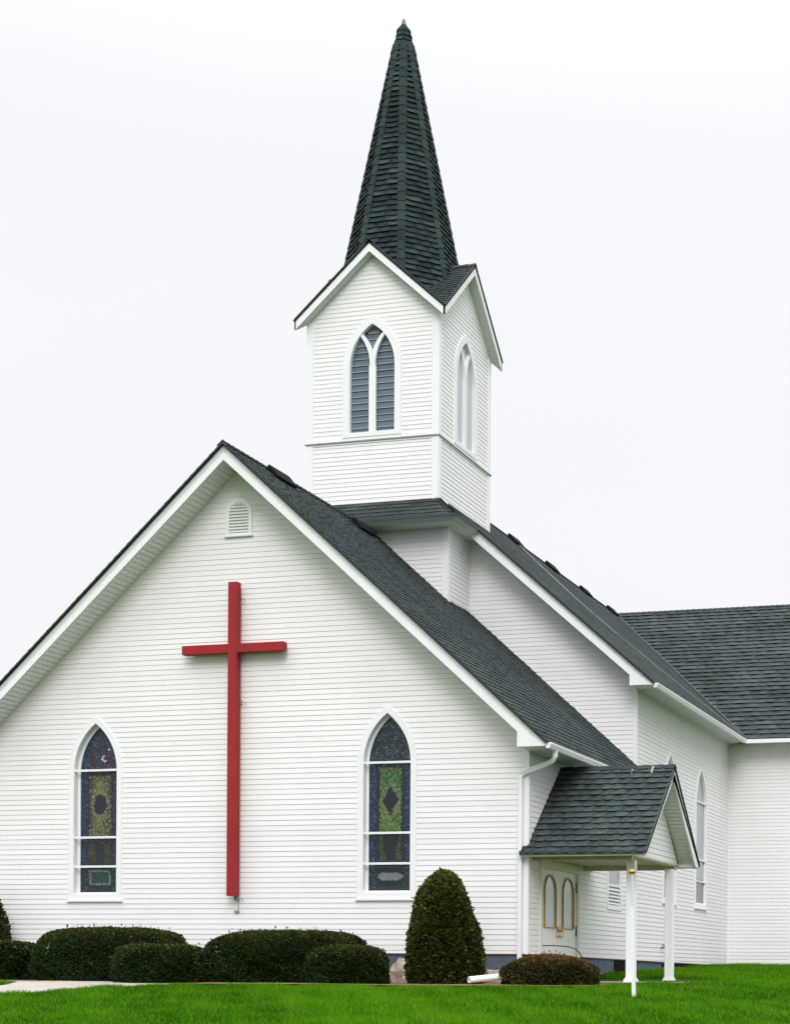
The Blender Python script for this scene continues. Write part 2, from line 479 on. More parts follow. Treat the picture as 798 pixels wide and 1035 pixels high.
m = MB()
siding(m, (CX, 0, 0), (1, 0, 0), (0, -1, 0), lambda z: -front_top(z), lambda z: front_top(z), .05, ZR-.37,
       [(-ND, hole_f, WSILL+.05), (ND, hole_f, WSILL+.05)])
m.build('front_wing_wall', M['siding'], ch)
DY0, DY1 = .87, 3.426
rect = lambda hw, top: (lambda z: hw if z < top else None)
m = MB()
siding(m, (0, 0, 0), (0, 1, 0), (1, 0, 0), lambda z: 0, lambda z: YN, -.02, HE,
       [((DY0+DY1)/2, rect((DY1-DY0)/2+.04, 2.0), -1), (6.42, gothic(.58, WC, 3.0), 1.27)], zb=lambda y: zb_side(y))
m.build('side_wall', M['siding'], ch)
m = MB()
siding(m, (0, YN, 0), (0, 1, 0), (1, 0, 0), lambda z: 0, lambda z: YT-YN, -.1, ZN,
       [(15.52-YN, hole_s, SSILL+.05), (11.84-YN, hole_s, SSILL+.05)], zb=lambda y: zb_side(y+YN))
m.build('nave_side_wall', M['siding'], ch)
m = MB()
siding(m, (CX, YN, 0), (1, 0, 0), (0, -1, 0), lambda z: -nave_top(z), lambda z: nave_top(z), 4.0, ZRN-.37)
m.build('nave_gable_wall', M['siding'], ch)
m = MB()
siding(m, (-2*W, 0, 0), (0, 1, 0), (-1, 0, 0), lambda z: 0, lambda z: YN, .05, HE)
siding(m, (-2*W, YN, 0), (0, 1, 0), (-1, 0, 0), lambda z: 0, lambda z: YT-YN, -.05, ZN)
m.build('side_wall', M['siding'], ch)
TX = 6.6
YTE = 2*YR-YT
m = MB()
siding(m, (0, YT, 0), (1, 0, 0), (0, -1, 0), lambda z: 0, lambda z: TX, -.09, ZN)
siding(m, (-2*W, YT, 0), (-1, 0, 0), (0, -1, 0), lambda z: 0, lambda z: TX, -.09, ZN)
for X, nx in ((TX, 1), (-2*W-TX, -1)):
    ht = lambda z: (YR-YT) if z < ZN else max((ZRN-.36-z)/ST, 0) if (ZRN-.36-z)/ST < YR-YT else YR-YT
    siding(m, (X, YR, 0), (0, 1, 0), (nx, 0, 0), lambda z: -ht(z), lambda z: ht(z), -.09, ZRN-.37)
siding(m, (-2*W-TX, YTE, 0), (1, 0, 0), (0, 1, 0), lambda z: 0, lambda z: 2*W+2*TX, -.09, ZN)
m.build('transept_wall', M['siding'], ch)

# foundation
m = MB()
m.box(-2*W+.03, -.03, .03, YTE-.05, -1.0, -.02)
for x in (0,):
    m.box(-.05, -.012, .012, YN, -1.0, .03); m.box(-2*W+.02, -.012, .012, .05, -1.0, .048)
m.box(-2*W-TX+.03, TX-.03, YT+.03, YTE-.04, -.9, -.095)
fo = m.build('foundation', M['foundation'], ch)
m = MB(); m.box(-2*W-.01, .014, -.016, .01, .028, .048); m.box(TX*0+.002, TX, YT-.016, YT+.02, -.112, -.092)
for i in range(12):
    y0, y1 = YT*i/12, YT*(i+1)/12
    if DY0 < (y0+y1)/2 < DY1: continue
    m.prism([(-.01, y0, zb_side(y0)-.02), (.014, y0, zb_side(y0)-.02), (.014, y1, zb_side(y1)-.02), (-.01, y1, zb_side(y1)-.02)], (0, 0, .018))
m.build('starter_strip', M['brown'], ch)
for (a, b_, z0, z1) in ((6.5, 7.5, -.36, .0), (11.2, 16.0, -.3, -.09)):
    m = MB(); m.box(-.02, -.004, a, b_, z0, z1); m.build('foundation_vent', M['darkhole'], ch)

# corner boards
def vboard(x0, x1, y0, y1, z0, z1, parent=ch):
    m = MB(); m.box(x0, x1, y0, y1, z0, z1); return m.build('corner_board', M['trim'], parent)
def Lboard(X, Y, sx, z0, z1, w=.09, parent=ch):
    """outside corner at (X, Y) facing -Y and sx"""
    m = MB(); e = .026
    m.prism([(X+sx*e, Y-e, z0), (X+sx*e, Y+w, z0), (X, Y+w, z0), (X, Y, z0), (X-sx*w, Y, z0), (X-sx*w, Y-e, z0)][::sx], (0, 0, z1-z0))
    return m.build('corner_board', M['trim'], parent)
Lboard(0, 0, 1, .045, HE+.01); Lboard(-2*W, 0, -1, .045, HE+.01)
Lboard(0, YN, 1, HE-.3, ZN+.01, .075); Lboard(-2*W, YN, -1, HE-.3, ZN+.01, .075)
vboard(0.0, .04, YT-.04, YT-.0, -.09, ZN)
Lboard(TX, YT, 1, -.09, ZN)

# ------------------------------------------------------------------ roofs
def gable_roof(y0, y1, zr, ze, s, name, e=.21, th=(.010, .020), bulge=.009):
    """ridge along Y over the nave axis"""
    m = MB(); we = W+OHS
    for sx in (-1, 1):
        A, B = (CX+sx*we, y0, ze), (CX+sx*we, y1, ze); C, D = (CX, y1, zr), (CX, y0, zr)
        slope(m, A, B, C, D, e=e, th=th, bulge=bulge); deck(m, A, B, C, D)
    ridge_caps(m, (CX, y0, zr), (CX, y1, zr), (1, 0, -s), (-1, 0, -s))
    rf = m.build(name, M['roof'], ch)
    m = MB()
    for sx in (-1, 1):
        P, Q = V((CX, y0+.02, zr)), V((CX+sx*we, y0+.02, ze))
        m.prism([P+V((0, 0, .005)), Q+V((0, 0, .005)), Q-V((0, 0, .035)), P-V((0, 0, .035))], (0, -.03, 0))
    m.build('drip_edge', M['roofedge'], rf)
    return rf
fr = gable_roof(-OHF, YN, ZR, ZE, SF, 'roof')
nr = gable_roof(YN-OHN, YR, ZRN, ZEN, SN, 'roof', th=(.006, .010), bulge=0)

def gable_trim(rf, y0, yw, zr, ze, s, hs, h=.37):
    """fascia, sloping soffit and boxed eave returns of a gable whose roof edge is at y0 and wall at yw"""
    we = W+OHS
    for sx in (-1, 1):
        m = MB(); P, Q = V((CX, y0+.03, zr)), V((CX+sx*we, y0+.03, ze))
        # crown + lower board
        xq = CX+sx*(W+.30)
        z_ = V((0, 0, 1)); P1 = P-z_*.03
        Q1 = V((CX+sx*(we-.01), y0+.03, ze-.03+s*.01))
        inw = V((0, 1, 0)); k = .19
        a = [P1, Q1, Q1-z_*(.05)+inw*.02, V((CX+sx*(W+.35), y0+.03, zr-s*(W+.35)-k-.03))+inw*.075, P1-z_*k+inw*.075]
        b_ = [p.copy() for p in a]
        for p in b_: p.y = y0+.13
        m.face(a); m.face(b_[::-1])
        for i in range(5): j = (i+1) % 5; m.face([a[i], b_[i], b_[j], a[j]])
        # lower board down to the eave return
        zt = lambda X, dz: zr-s*abs(X-CX)-dz
        Xe = CX+sx*(W+.02)
        m.prism([(CX, y0+.045, zr-.03-k), (Xe, y0+.045, zt(Xe, .03+k)), (Xe, y0+.045, zt(Xe, h+.01)), (CX, y0+.045, zr-h-.01)], (0, .06, 0))
        m.build('fascia', M['trim'], rf)
        m = MB()
        x0, x1 = CX+sx*W, CX+sx*(we-.1)
        pts = [(x0, y0+.048, hs), (x1, y0+.048, hs), (CX+sx*(we-.015), y0+.048, ze-.07), (CX+sx*(W+.35), y0+.048, zt(CX+sx*(W+.35), .2)), (x0, y0+.048, zt(x0, .2))]
        m.prism(pts, (0, yw-y0-.05, 0))
        m.build('eave_return', M['trim'], rf)
        m = MB()
        x = CX+sx*W
        soffit(m, (CX, y0+.07, zr-h), (x, y0+.07, zt(x, h)), (x, yw-.002, zt(x, h)), (CX, yw-.002, zr-h))
        m.build('soffit', M['soffit'], rf)
gable_trim(fr, -OHF, 0, ZR, ZE, SF, HE-.005)
gable_trim(nr, YN-OHN, YN, ZRN, ZEN, SN, ZN-.005)

def eaves(rf, y0, y1, ze, hs, sx=1, yoff=.35):
    X0, X1 = CX+sx*W, CX+sx*(W+OHS)
    m = MB(); soffit(m, (X1-sx*.06, y0, hs), (X1-sx*.06, y1+(.70 if hs > 5 else 0), hs), (X0, y1+(.70 if hs > 5 else 0), hs), (X0, y0, hs)); m.build('soffit', M['soffit'], rf)
    m = MB(); m.box(min(X1-sx*.07, X1-sx*.045), max(X1-sx*.07, X1-sx*.045), y0, y1, hs-.01, ze-.02); m.build('fascia', M['trim'], rf)
    m = MB(); g0, g1 = X1-sx*.043, X1+sx*.075; zt = ze-.015
    prof = [(g0, zt), (g0, zt-.12), (g0+sx*.08, zt-.12), (g1-sx*.012, zt-.06), (g1, zt-.03), (g1, zt+.0), (g1-sx*.01, zt), (g1-sx*.01, zt-.028), (g0+sx*.075, zt-.112), (g0+sx*.006, zt-.112), (g0+sx*.006, zt)]
    yg = y0-yoff
    m.prism([(p[0], yg, p[1]) for p in prof], (0, y1-yg, 0))
    m.prism([(p[0], yg-.004, p[1]) for p in prof[:6]], (0, .004, 0))
    m.build('gutter', M['trim'], rf)
eaves(fr, -.03, YN, ZE, HE, 1, .70); eaves(fr, -.03, YN, ZE, HE, -1, .70)
eaves(nr, YN-.03, YT-OHS+.02, ZEN, ZN, 1, .64); eaves(nr, YN-.03, YT-OHS+.02, ZEN, ZN, -1, .64)

# transept roof, ridge along X
m = MB(); xa, xb = -2*W-TX-.6, TX+.6; ye = YT-OHS; ye2 = 2*YR-ye
A, B, C, D = (xa, ye, ZEN), (xb, ye, ZEN), (xb, YR, ZRN), (xa, YR, ZRN)
slope(m, A, B, C, D, e=.37, tab=(.28, .6), th=(.018, .036), bulge=.024); deck(m, A, B, C, D)
A2, B2 = (xb, ye2, ZEN), (xa, ye2, ZEN)
slope(m, A2, B2, D, C, e=.46, tab=(.4, 1.2), th=(.022, .042)); deck(m, A2, B2, D, C)
ridge_caps(m, (xa, YR, ZRN), (xb, YR, ZRN), (0, -1, -ST), (0, 1, -ST))
tr = m.build('roof', M['roof'], ch)
m = MB()
soffit(m, (OHS-.06, ye+.06, ZN), (TX+.6, ye+.06, ZN), (TX+.6, YT, ZN), (0, YT, ZN)); m.build('soffit', M['soffit'], tr)
m = MB(); m.box(OHS-.045, xb, ye+.045, ye+.07, ZN-.01, ZEN-.02); m.build('fascia', M['trim'], tr)
m = MB(); m.box(OHS-.04, xb, ye-.075, ye+.043, ZEN-.135, ZEN-.015); m.build('gutter', M['trim'], tr)
m = MB()
for sy in (-1, 1):
    y_e = YR+sy*(YR-ye)
    m.prism([(xb-.01, YR, ZRN-.02), (xb-.01, y_e, ZEN-.02), (xb-.01, y_e, ZEN-.12), (xb-.01, YR, ZRN-.39)], (-.05, 0, 0))
    m.build('fascia', M['trim'], tr); m = MB()
    m.prism([(xb-.06, YR, ZRN-.36), (xb-.06, y_e, ZEN-.1), (TX, y_e, ZEN-.1), (TX, YR, ZRN-.36)], (0, 0, .01))
    m.build('soffit', M['soffit'], tr); m = MB()
# valley flashing line
PYR, PRR = 2.148, 4.234
for xq in (1.72, 2.18):
    m = MB(); m.box(xq-.018, xq+.018, PYR-.20, PYR-.04, PRR-.03, PRR+.045); m.v = [(a, b, c-(PYR-b)*.864) for a, b, c in m.v]; m.build('flashing_tab', M['wire'], ch)
m = MB(); m.tube([(OHS, ye, ZEN+.06), (CX, YR, ZRN+.03)], .035, 6); m.build('valley_flashing', M['roofedge'], tr)

# roof vents along the ridges
def vent(X, Y, zr, s, rf, L=.95):
    m = MB(); sx = 1; w = .34
    d = V((1, 0, -s)).normalized(); n = V((s, 0, 1)).normalized()
    P = V((CX, 0, zr))+d*(X-CX)
    y0, y1 = Y-L/2, Y+L/2
    pr = [P+n*.02, P+d*w+n*.02, P+d*w+n*.08, P+d*.05+n*.13, P-d*.02+n*.13]
    m.prism([(p.x, y0, p.z) for p in pr], (0, L, 0))
    m.build('roof_vent', M['vent'], rf)
vent(CX+.16, 1.45, ZR, SF, fr, .95)
vent(CX+.32, 5.6, ZR, SF, fr, .85)
for y in (17.4, 21.1, 24.9, 28.3): vent(CX+.09, y, ZRN, SN, nr, .82)
# cable on nave roof
cab = [(-6.85, 17.9), (-6.0, 16.6), (-5.11, 15.67), (-4.5, 15.2), (-3.63, 14.4), (-3.0, 14.4), (-2.32, 14.3), (-1.88, 15.0), (-1.3, 15.4), (-.83, 16.2), (-.44, 16.9), (.1, 18.0), (.55, 18.5)]
m = MB(); m.tube([(x, y, ZRN-SN*(x-CX)+.055) for x, y in cab], .009, 6, cap=True); m.build('roof_cable', M['wire'], nr)

# ------------------------------------------------------------------ downspout
m = MB()
def rect_tube(mb, path, w, d):
    path = [V(p) for p in path]; rings = []
    for i, p in enumerate(path):
        t = (path[min(i+1, len(path)-1)]-path[max(i-1, 0)]).normalized()
        a = V((1, 0, 0)); a = (a-t*a.dot(t)); a = a.normalized() if a.length > .2 else V((0, 0, 1)); b = t.cross(a)
        rings.append([p+a*w/2+b*d/2, p-a*w/2+b*d/2, p-a*w/2-b*d/2, p+a*w/2-b*d/2])
    for i in range(len(rings)-1):
        for k in range(4):
            j = (k+1) % 4; mb.face([rings[i][k], rings[i][j], rings[i+1][j], rings[i+1][k]])
    mb.face(rings[0]); mb.face(rings[-1])
rect_tube(m, [(.68, -.25, 4.33), (.68, -.25, 4.20), (.63, -.22, 4.13), (.50, -.18, 4.08), (-.08, -.09, 3.90), (-.14, -.085, 3.84), (-.145, -.08, 3.7), (-.145, -.08, -.05), (-.145, -.10, -.35), (-.16, -.3, -.5)], .085, .075)
m.build('downspout', M['trim'], ch)

# ------------------------------------------------------------------ gable vent
Pf = frame3((CX, 0, 0), (1, 0, 0), (0, -1, 0))
m = MB(); arch_ring(m, Pf, .325, .0, 9.85, 9.345, .085, .0, .05, sill=.07)
bx3(m, Pf, -.35, .35, 9.335, 9.365, 0, .07)
m.face([Pf(a, z, .004+.016) for a, z in arch_pts(.25, 0, 9.85, 9.40)], (1, 1, 1))
gv = m.build('gable_vent', M['trim'], ch, origin=Pf(0, 9.33, 0))
m = MB(); g = gothic(.24, 0, 9.85)
for k in range(10):
    z = 9.43+k*.068; w = g(z+.03)
    if not w: continue
    m.prism([Pf(-w, z, .052), Pf(w, z, .052), Pf(w, z+.045, .022), Pf(-w, z+.045, .022)], (0, 0, .006))
    bx3(m, Pf, -w, w, z-.022, z-.004, .02, .024)
m.build('louvre_slats', M['soffit'], gv)

# ------------------------------------------------------------------ tower
BXH, YBX, ZSK, SKX, SKZ = 2.192, 6.841, 11.965, 2.65, 11.273
# belfry base box
m = MB()
fb = lambda z: BXH
siding(m, (CX, YBX, 0), (1, 0, 0), (0, -1, 0), lambda z: -BXH, lambda z: BXH, 8.6, 11.16)
siding(m, (CX+BXH, YBX, 0), (0, 1, 0), (1, 0, 0), lambda z: 0, lambda z: YN-YBX, 8.6, 11.16)
siding(m, (CX-BXH, YBX, 0), (0, 1, 0), (-1, 0, 0), lambda z: 0, lambda z: YN-YBX, 8.6, 11.16)
m.build('tower_base_wall', M['siding'], ch)
Lboard(CX+BXH, YBX, 1, 8.6, 11.16, .13); Lboard(CX-BXH, YBX, -1, 8.6, 11.16, .13)
# skirt roof
m = MB(); ys = YTF-(SKX-TW); yb = YN-OHN+.1
slope(m, (CX-SKX, ys, SKZ), (CX+SKX, ys, SKZ), (CX+TW, YTF, ZSK), (CX-TW, YTF, ZSK), e=.21)
deck(m, (CX-SKX, ys, SKZ), (CX+SKX, ys, SKZ), (CX+TW, YTF, ZSK), (CX-TW, YTF, ZSK))
for sx in (1, -1):
    q = [(CX+sx*SKX, ys, SKZ), (CX+sx*SKX, yb+.2, SKZ), (CX+sx*TW, yb+.2, ZSK), (CX+sx*TW, YTF, ZSK)]
    slope(m, *q, e=.21); deck(m, *q)
    ridge_caps(m, (CX+sx*TW, YTF, ZSK), (CX+sx*SKX, ys, SKZ), (sx*.0, -1, -.2), (sx*1, 0, -.2), w=.1)
sk = m.build('skirt_roof', M['roof'], ch)
m = MB(); zt = SKZ-.02; zl = SKZ-.14; xo, xi = SKX+.06, SKX-.05
yo, xl, yl, ye_ = ys-.06, xo-.12, ys+.06, yb+.2
for (a, b_, c_, d_) in (((-xo, yo, zt), (xo, yo, zt), (xo, yo, zt-.03), (-xo, yo, zt-.03)), ((-xo, yo, zt-.03), (xo, yo, zt-.03), (xl, yl, zl), (-xl, yl, zl)),
        ((xo, yo, zt), (xo, ye_, zt), (xo, ye_, zt-.03), (xo, yo, zt-.03)), ((xo, yo, zt-.03), (xo, ye_, zt-.03), (xl, ye_, zl), (xl, yl, zl)),
        ((-xo, yo, zt), (-xo, ye_, zt), (-xo, ye_, zt-.03), (-xo, yo, zt-.03)), ((-xo, yo, zt-.03), (-xo, ye_, zt-.03), (-xl, ye_, zl), (-xl, yl, zl))):
    m.face([(CX+p[0], p[1], p[2]) for p in (a, b_, c_, d_)])
m.build('fascia', M['cove'], sk)
m = MB(); m.box(CX-xo-.01, CX+xo+.01, ys-.075, ys-.062, SKZ-.045, SKZ+.03)
for sx in (1, -1):
    a, b_ = sorted((CX+sx*(xo+.002), CX+sx*(xo+.014))); m.box(a, b_, ys-.074, yb+.2, SKZ-.045, SKZ+.03)
m.build('drip_edge', M['roofedge'], sk)
m = MB(); m.box(CX-xi, CX+xi, ys+.05, YBX, 11.15, 11.165)
for sx in (1, -1):
    a, b_ = sorted((CX+sx*BXH, CX+sx*xi)); m.box(a, b_, YBX+.001, yb+.6, 11.15, 11.165)
m.build('soffit', M['soffit'], sk)

# tower shaft
tw_hw = gothic(.80, .656+.0, 15.6)
m = MB()
tt = lambda z: TW if z < ZTA-.27-.88*TW else max(min(TW, (ZTA-.27-z)/.8817), 0)
WIN_O = .83; WC2 = .62; WZ2 = 15.55
hole_t = gothic(WIN_O-.06, WC2, WZ2)
faces4 = (((CX, YTF, 0), (1, 0, 0), (0, -1, 0)), ((CX+TW, YC, 0), (0, 1, 0), (1, 0, 0)), ((CX, YTB, 0), (-1, 0, 0), (0, 1, 0)), ((CX-TW, YC, 0), (0, -1, 0), (-1, 0, 0)))
for (O, u, n) in faces4:
    siding(m, O, u, n, lambda z: -TW, lambda z: TW, 10.6, ZB-.02)
    siding(m, O, u, n, lambda z: -tt(z), lambda z: tt(z), ZB+.03, ZTA-.3, [(0, hole_t, ZB)])
m.build('tower_wall', M['siding'], ch)
m = MB(); L_ = TW+.055
m.box(CX-L_, CX+L_, YC-L_, YC+L_, ZB-.02, ZB+.012)
m.build('tower_ledge', M['ledge'], ch)
m = MB(); L_ = TW+.028
for (O, u, n) in faces4:
    P_ = frame3(O, u, n); bx3(m, P_, -TW, TW, ZB+.012, ZB+.10, .0, .024)
    bx3(m, P_, -TW, TW, ZB-.07, ZB-.021, .0, .024)
m.build('ledge_trim', M['trim'], ch)
def tboard(sx, sy, z0, z1, w=.17):
    m = MB(); e = .026; X, Y = CX+sx*TW, YC+sy*TW
    pts = [(X+sx*e, Y+sy*e), (X+sx*e, Y-sy*w), (X, Y-sy*w), (X, Y), (X-sx*w, Y), (X-sx*w, Y+sy*e)]
    if sx*sy > 0: pts = pts[::-1]
    m.prism([(a, b, z0) for a, b in pts], (0, 0, z1-z0)); m.build('corner_board', M['trim'], ch)
for sx in (-1, 1):
    for sy in (-1, 1): tboard(sx, sy, 11.0, ZB-.021); tboard(sx, sy, ZB+.013, ZTE-.0)

def tower_window(O, u, n, pale):
    Pf = frame3(O, u, n)
    m = MB(); wd = .19
    arch_ring(m, Pf, WIN_O, WC2, WZ2, ZB+.10, wd, -.03, .04, sill=.12)
    arch_ring(m, Pf, WIN_O-wd, WC2, WZ2, ZB+.22, .004, -.1, 0)
    win = m.build('tower_window', M['trim'], ch, origin=Pf(0, ZB+.1, 0))
    m = MB()
    # mullion and intersecting tracery arms
    bx3(m, Pf, -.095, .095, ZB+.20, WZ2-.0, -.06, .014)
    hw = WIN_O-wd; Rr = hw+WC2
    for sx in (-1, 1):
        pr = None; N = 12
        for i in range(N+1):
            z = i/N*.92
            xo = -Rr+math.sqrt(Rr*Rr-z*z)                # 0 .. negative
            w0, w1 = min(-.001, xo+.075-.02*i/N), xo-.075+.02*i/N
            if pr:
                a = [(w*sx, pz) for w, pz in ((pr[0], pr[2]), (w0, z), (w1, z), (pr[1], pr[2]))]
                m.prism([Pf(p, WZ2+q, -.06) for p, q in a], V(n)*.074)
            pr = (w0, w1, z)
            if -xo > (Rr*math.cos(math.asin(min(1, z/Rr)))-WC2)+.06: break
    m.build('tracery', M['trim'], win)
    m = MB(); z = ZB+.18; top = WZ2+1.15; g = gothic(hw, WC2, WZ2); P = .165
    dark = (.085, .115, .155) if not pale else (.50, .50, .56)  # pale: flat panel with the sky's reflection put into its colour
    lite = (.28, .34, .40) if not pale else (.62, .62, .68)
    while z < top:
        w0 = g(z+P) or .06; w = min(hw, w0+.08)
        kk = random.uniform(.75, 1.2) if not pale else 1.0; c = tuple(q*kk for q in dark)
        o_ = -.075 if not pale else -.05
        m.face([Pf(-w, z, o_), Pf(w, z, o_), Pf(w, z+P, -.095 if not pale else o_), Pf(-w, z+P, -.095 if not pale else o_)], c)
        if not pale: m.prism([Pf(-w, z, -.095), Pf(w, z, -.095), Pf(w, z, -.068), Pf(-w, z, -.068)], (0, 0, .02), lite)
        z += P
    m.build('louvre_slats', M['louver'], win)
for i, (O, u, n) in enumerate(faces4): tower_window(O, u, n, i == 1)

# tower cross-gable roof
m = MB(); E_ = TW+OT
ctr = V((CX, YC, 0))
def rot(k, x, y, z):
    for _ in range(k): x, y = -y, x
    return (CX+x, YC+y, z)
for k in range(4):
    # ridge runs from centre towards -y (rotated k times)
    for sx in (-1, 1):
        q = [rot(k, sx*E_, -E_, ZTE), rot(k, sx*E_, -E_, ZTE), rot(k, 0, 0, ZTA), rot(k, 0, -E_, ZTA)]
        slope(m, *q, e=.16, base=(.034, .045, .048)); deck(m, *q, t=.04)
    ridge_caps(m, rot(k, 0, -E_, ZTA), rot(k, 0, -.6, ZTA), V(rot(k, 1, 0, -.88))-V(rot(k, 0, 0, 0)), V(rot(k, -1, 0, -.88))-V(rot(k, 0, 0, 0)), w=.12)
tro = m.build('tower_roof', M['roof'], ch)
for k in range(4):
    m = MB(); md = MB(); mf = MB()
    for sx in (-1, 1):
        P, Q = V(rot(k, 0, -E_+.02, ZTA)), V(rot(k, sx*(E_-.02), -E_+.02, ZTE+.017))
        inw = V(rot(k, 0, 1, 0))-V(rot(k, 0, 0, 0)); z_ = V((0, 0, 1))
        Pb = P-z_*.27; Qb = V(rot(k, sx*(E_-.02), -E_+.02, ZTE-.253))
        mf.prism([P-z_*.01, Q-z_*.01, Qb, Pb], inw*.04)
        md.prism([P+z_*.035, Q+z_*.035, Q-z_*.02, P-z_*.02], -inw*.02)
        x = E_-.03
        soffit(m, Pb+inw*.04, V(rot(k, sx*x, -E_+.06, ZTA-.27-.8817*x)), V(rot(k, sx*TW, -TW, ZTA-.27-.8817*TW)), V(rot(k, 0, -TW, ZTA-.27)), rib=.1)
    mf.build('fascia', M['trim'], tro); md.build('drip_edge', M['roofedge'], tro); m.build('soffit', M['soffit'], tro)

# spire
SPB = (.024, .036, .038)
m = MB(); mh = MB()
def sr(z): return .168+.2085*(ZS-z)
N = 52; z0 = 17.3
zs_ = [z0+(ZS-z0)*i/N for i in range(N+1)]
def sp(r, a, z): return V((CX+r*math.sin(a), YC-r*math.cos(a), z))
for k in range(8):
    a0, a1 = R_(22.5+45*k), R_(22.5+45*(k+1))
    am = (a0+a1)/2; nn = V((math.sin(am), -math.cos(am), .2)).normalized()
    for i in range(N):
        z, zz = zs_[i], zs_[i+1]; r, r2 = sr(z), sr(zz)
        A, B, C, D = sp(r, a0, z), sp(r, a1, z), sp(r2, a1, zz), sp(r2, a0, zz)
        wid = (B-A).length; nt = max(1, round(wid/.42)); off = random.uniform(-.3, .3)/max(nt, 1) if nt > 1 else 0
        us = [0]+[(j+.5*(i % 2)*.6+off)/nt for j in range(1, nt)]+[1]
        for j in range(nt):
            u0, u1 = us[j], us[j+1]; u1 = max(u1, u0+.02)
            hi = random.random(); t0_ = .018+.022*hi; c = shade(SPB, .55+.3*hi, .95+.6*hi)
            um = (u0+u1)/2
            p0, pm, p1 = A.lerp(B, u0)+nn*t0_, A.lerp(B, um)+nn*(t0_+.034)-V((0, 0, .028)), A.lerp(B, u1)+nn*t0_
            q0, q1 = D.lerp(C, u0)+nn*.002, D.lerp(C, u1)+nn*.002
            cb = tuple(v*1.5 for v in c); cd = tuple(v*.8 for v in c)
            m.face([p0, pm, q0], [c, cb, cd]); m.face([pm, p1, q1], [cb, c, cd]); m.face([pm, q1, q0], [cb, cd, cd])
            m.face([A.lerp(B, u0)-nn*.0, A.lerp(B, u1)-nn*.0, p1, pm, p0], c)
    # hip caps at a0
    Nc = 27; P, Q = sp(sr(z0), a0, z0), sp(sr(ZS-.35), a0, ZS-.35)
    t_ = (Q-P).normalized(); up = V((math.sin(a0), -math.cos(a0), .2)).normalized()
    for i in range(Nc):
        a, b_ = P.lerp(Q, i/Nc), P.lerp(Q, (i+1.01)/Nc); c = shade((.033, .048, .048), .9, 1.15)
        for q in (-1, 1):
            aa = a0+q*R_(22.5); nf = V((math.sin(aa), -math.cos(aa), .2)).normalized()
            side = t_.cross(nf).normalized(); 
            if side.dot(V((math.cos(a0), math.sin(a0), 0)))*q < 0: side = -side
            wh = .095
            h0, h1 = .066, .05
            mh.face([a+up*h0, b_+up*h1, b_+side*wh+nf*h1*.8, a+side*wh+nf*h0*.8], c)
            mh.face([a+side*wh+nf*h0*.8, b_+side*wh+nf*h1*.8, b_+side*wh, a+side*wh], c)
            mh.face([a, a+up*h0, a+side*wh+nf*h0*.8, a+side*wh], c)
# closed core
ring = [sp(sr(z0)-.0, R_(22.5+45*k), z0) for k in range(8)]; top = [sp(sr(ZS), R_(22.5+45*k), ZS) for k in range(8)]
for k in range(8): m.face([ring[k], ring[(k+1) % 8], top[(k+1) % 8], top[k]], (.02, .02, .02))
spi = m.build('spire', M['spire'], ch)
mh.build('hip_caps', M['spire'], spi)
m = MB()
def lathe(mb, prof, n=16, c=None):
    for i in range(len(prof)-1):
        (r0, za), (r1, zb_) = prof[i], prof[i+1]
        for k in range(n):
            a, b_ = 2*math.pi*k/n, 2*math.pi*(k+1)/n
            mb.face([sp(r0, a, za), sp(r0, b_, za), sp(r1, b_, zb_), sp(r1, a, zb_)], c)
lathe(m, [(.245, ZS-.95+.4), (.26, ZS-.36), (.20, ZS-.1), (.215, ZS-.02), (.2, ZS+.03), (.09, ZS+.17), (.07, ZS+.2)], 8)
for f in range(len(m.c)): m.c[f] = (.022, .038, .040)
m.build('spire_cap', M['spire'], spi)
m = MB(); lathe(m, [(.075, ZS+.16), (.06, ZS+.24), (.05, ZS+.3), (.03, ZS+.36), (.0, ZS+.375)], 12)
m.build('finial', noisy('finial_lead', (.20, .19, .17), .6, .2, 6), spi, smooth=True)

# ------------------------------------------------------------------ side porch
PY, PX, PO, PR, PE, PH = 2.148, 2.233, .437, 4.234, 2.181, 2.375
SP = (PR-PE)/PH; px1 = PX+PO
m = MB()
# near slope and the strip of it that wraps in front of the church corner
slope(m, (.0, PY-PH, PE), (px1, PY-PH, PE), (px1, PY, PR), (.0, PY, PR), e=.215, th=(.016, .03), bulge=.022)
deck(m, (.0, PY-PH, PE), (px1, PY-PH, PE), (px1, PY, PR), (.0, PY, PR))
slope(m, (-.1, PY-PH, PE), (0, PY-PH, PE), (0, -.035, PE+SP*(PH-PY-.035)), (-.1, -.035, PE+SP*(PH-PY-.035)), e=.16)
slope(m, (px1, PY+PH, PE), (0, PY+PH, PE), (0, PY, PR), (px1, PY, PR), e=.215)
deck(m, (px1, PY+PH, PE), (0, PY+PH, PE), (0, PY, PR), (px1, PY, PR))
ridge_caps(m, (px1, PY, PR), (0, PY, PR), (0, -1, -SP), (0, 1, -SP), w=.12, e=.3)
pr_ = m.build('porch_roof', M['roof'], ch)
m = MB(); md = MB()
for sy in (-1, 1):
    P, Q = V((px1-.02, PY, PR)), V((px1-.02, PY+sy*PH, PE))
    z_ = V((0, 0, 1))
    hh = .36 if sy > 0 else .16
    m.prism([P-z_*.02, Q-z_*.02, Q-z_*.06, P-z_*hh], (-.04, 0, 0))
    md.prism([P+z_*.03, Q+z_*.03, Q-z_*.02, P-z_*.02], (.02, 0, 0))
    # gable board widened
    Qi = V((px1-.02, PY+sy*(PH-.10), PE-.05))
    if sy > 0: m.prism([Q-z_*.05, Qi-z_*.0, V((px1-.02, PY+sy*(PH-.35), PE-.05)), P-z_*.36, P-z_*.15], (-.038, 0, 0))
m.prism([(px1-.062, PY-.34, PR-.362), (px1-.062, PY+.34, PR-.362), (px1-.062, PY, PR-.06)], (-.03, 0, 0))
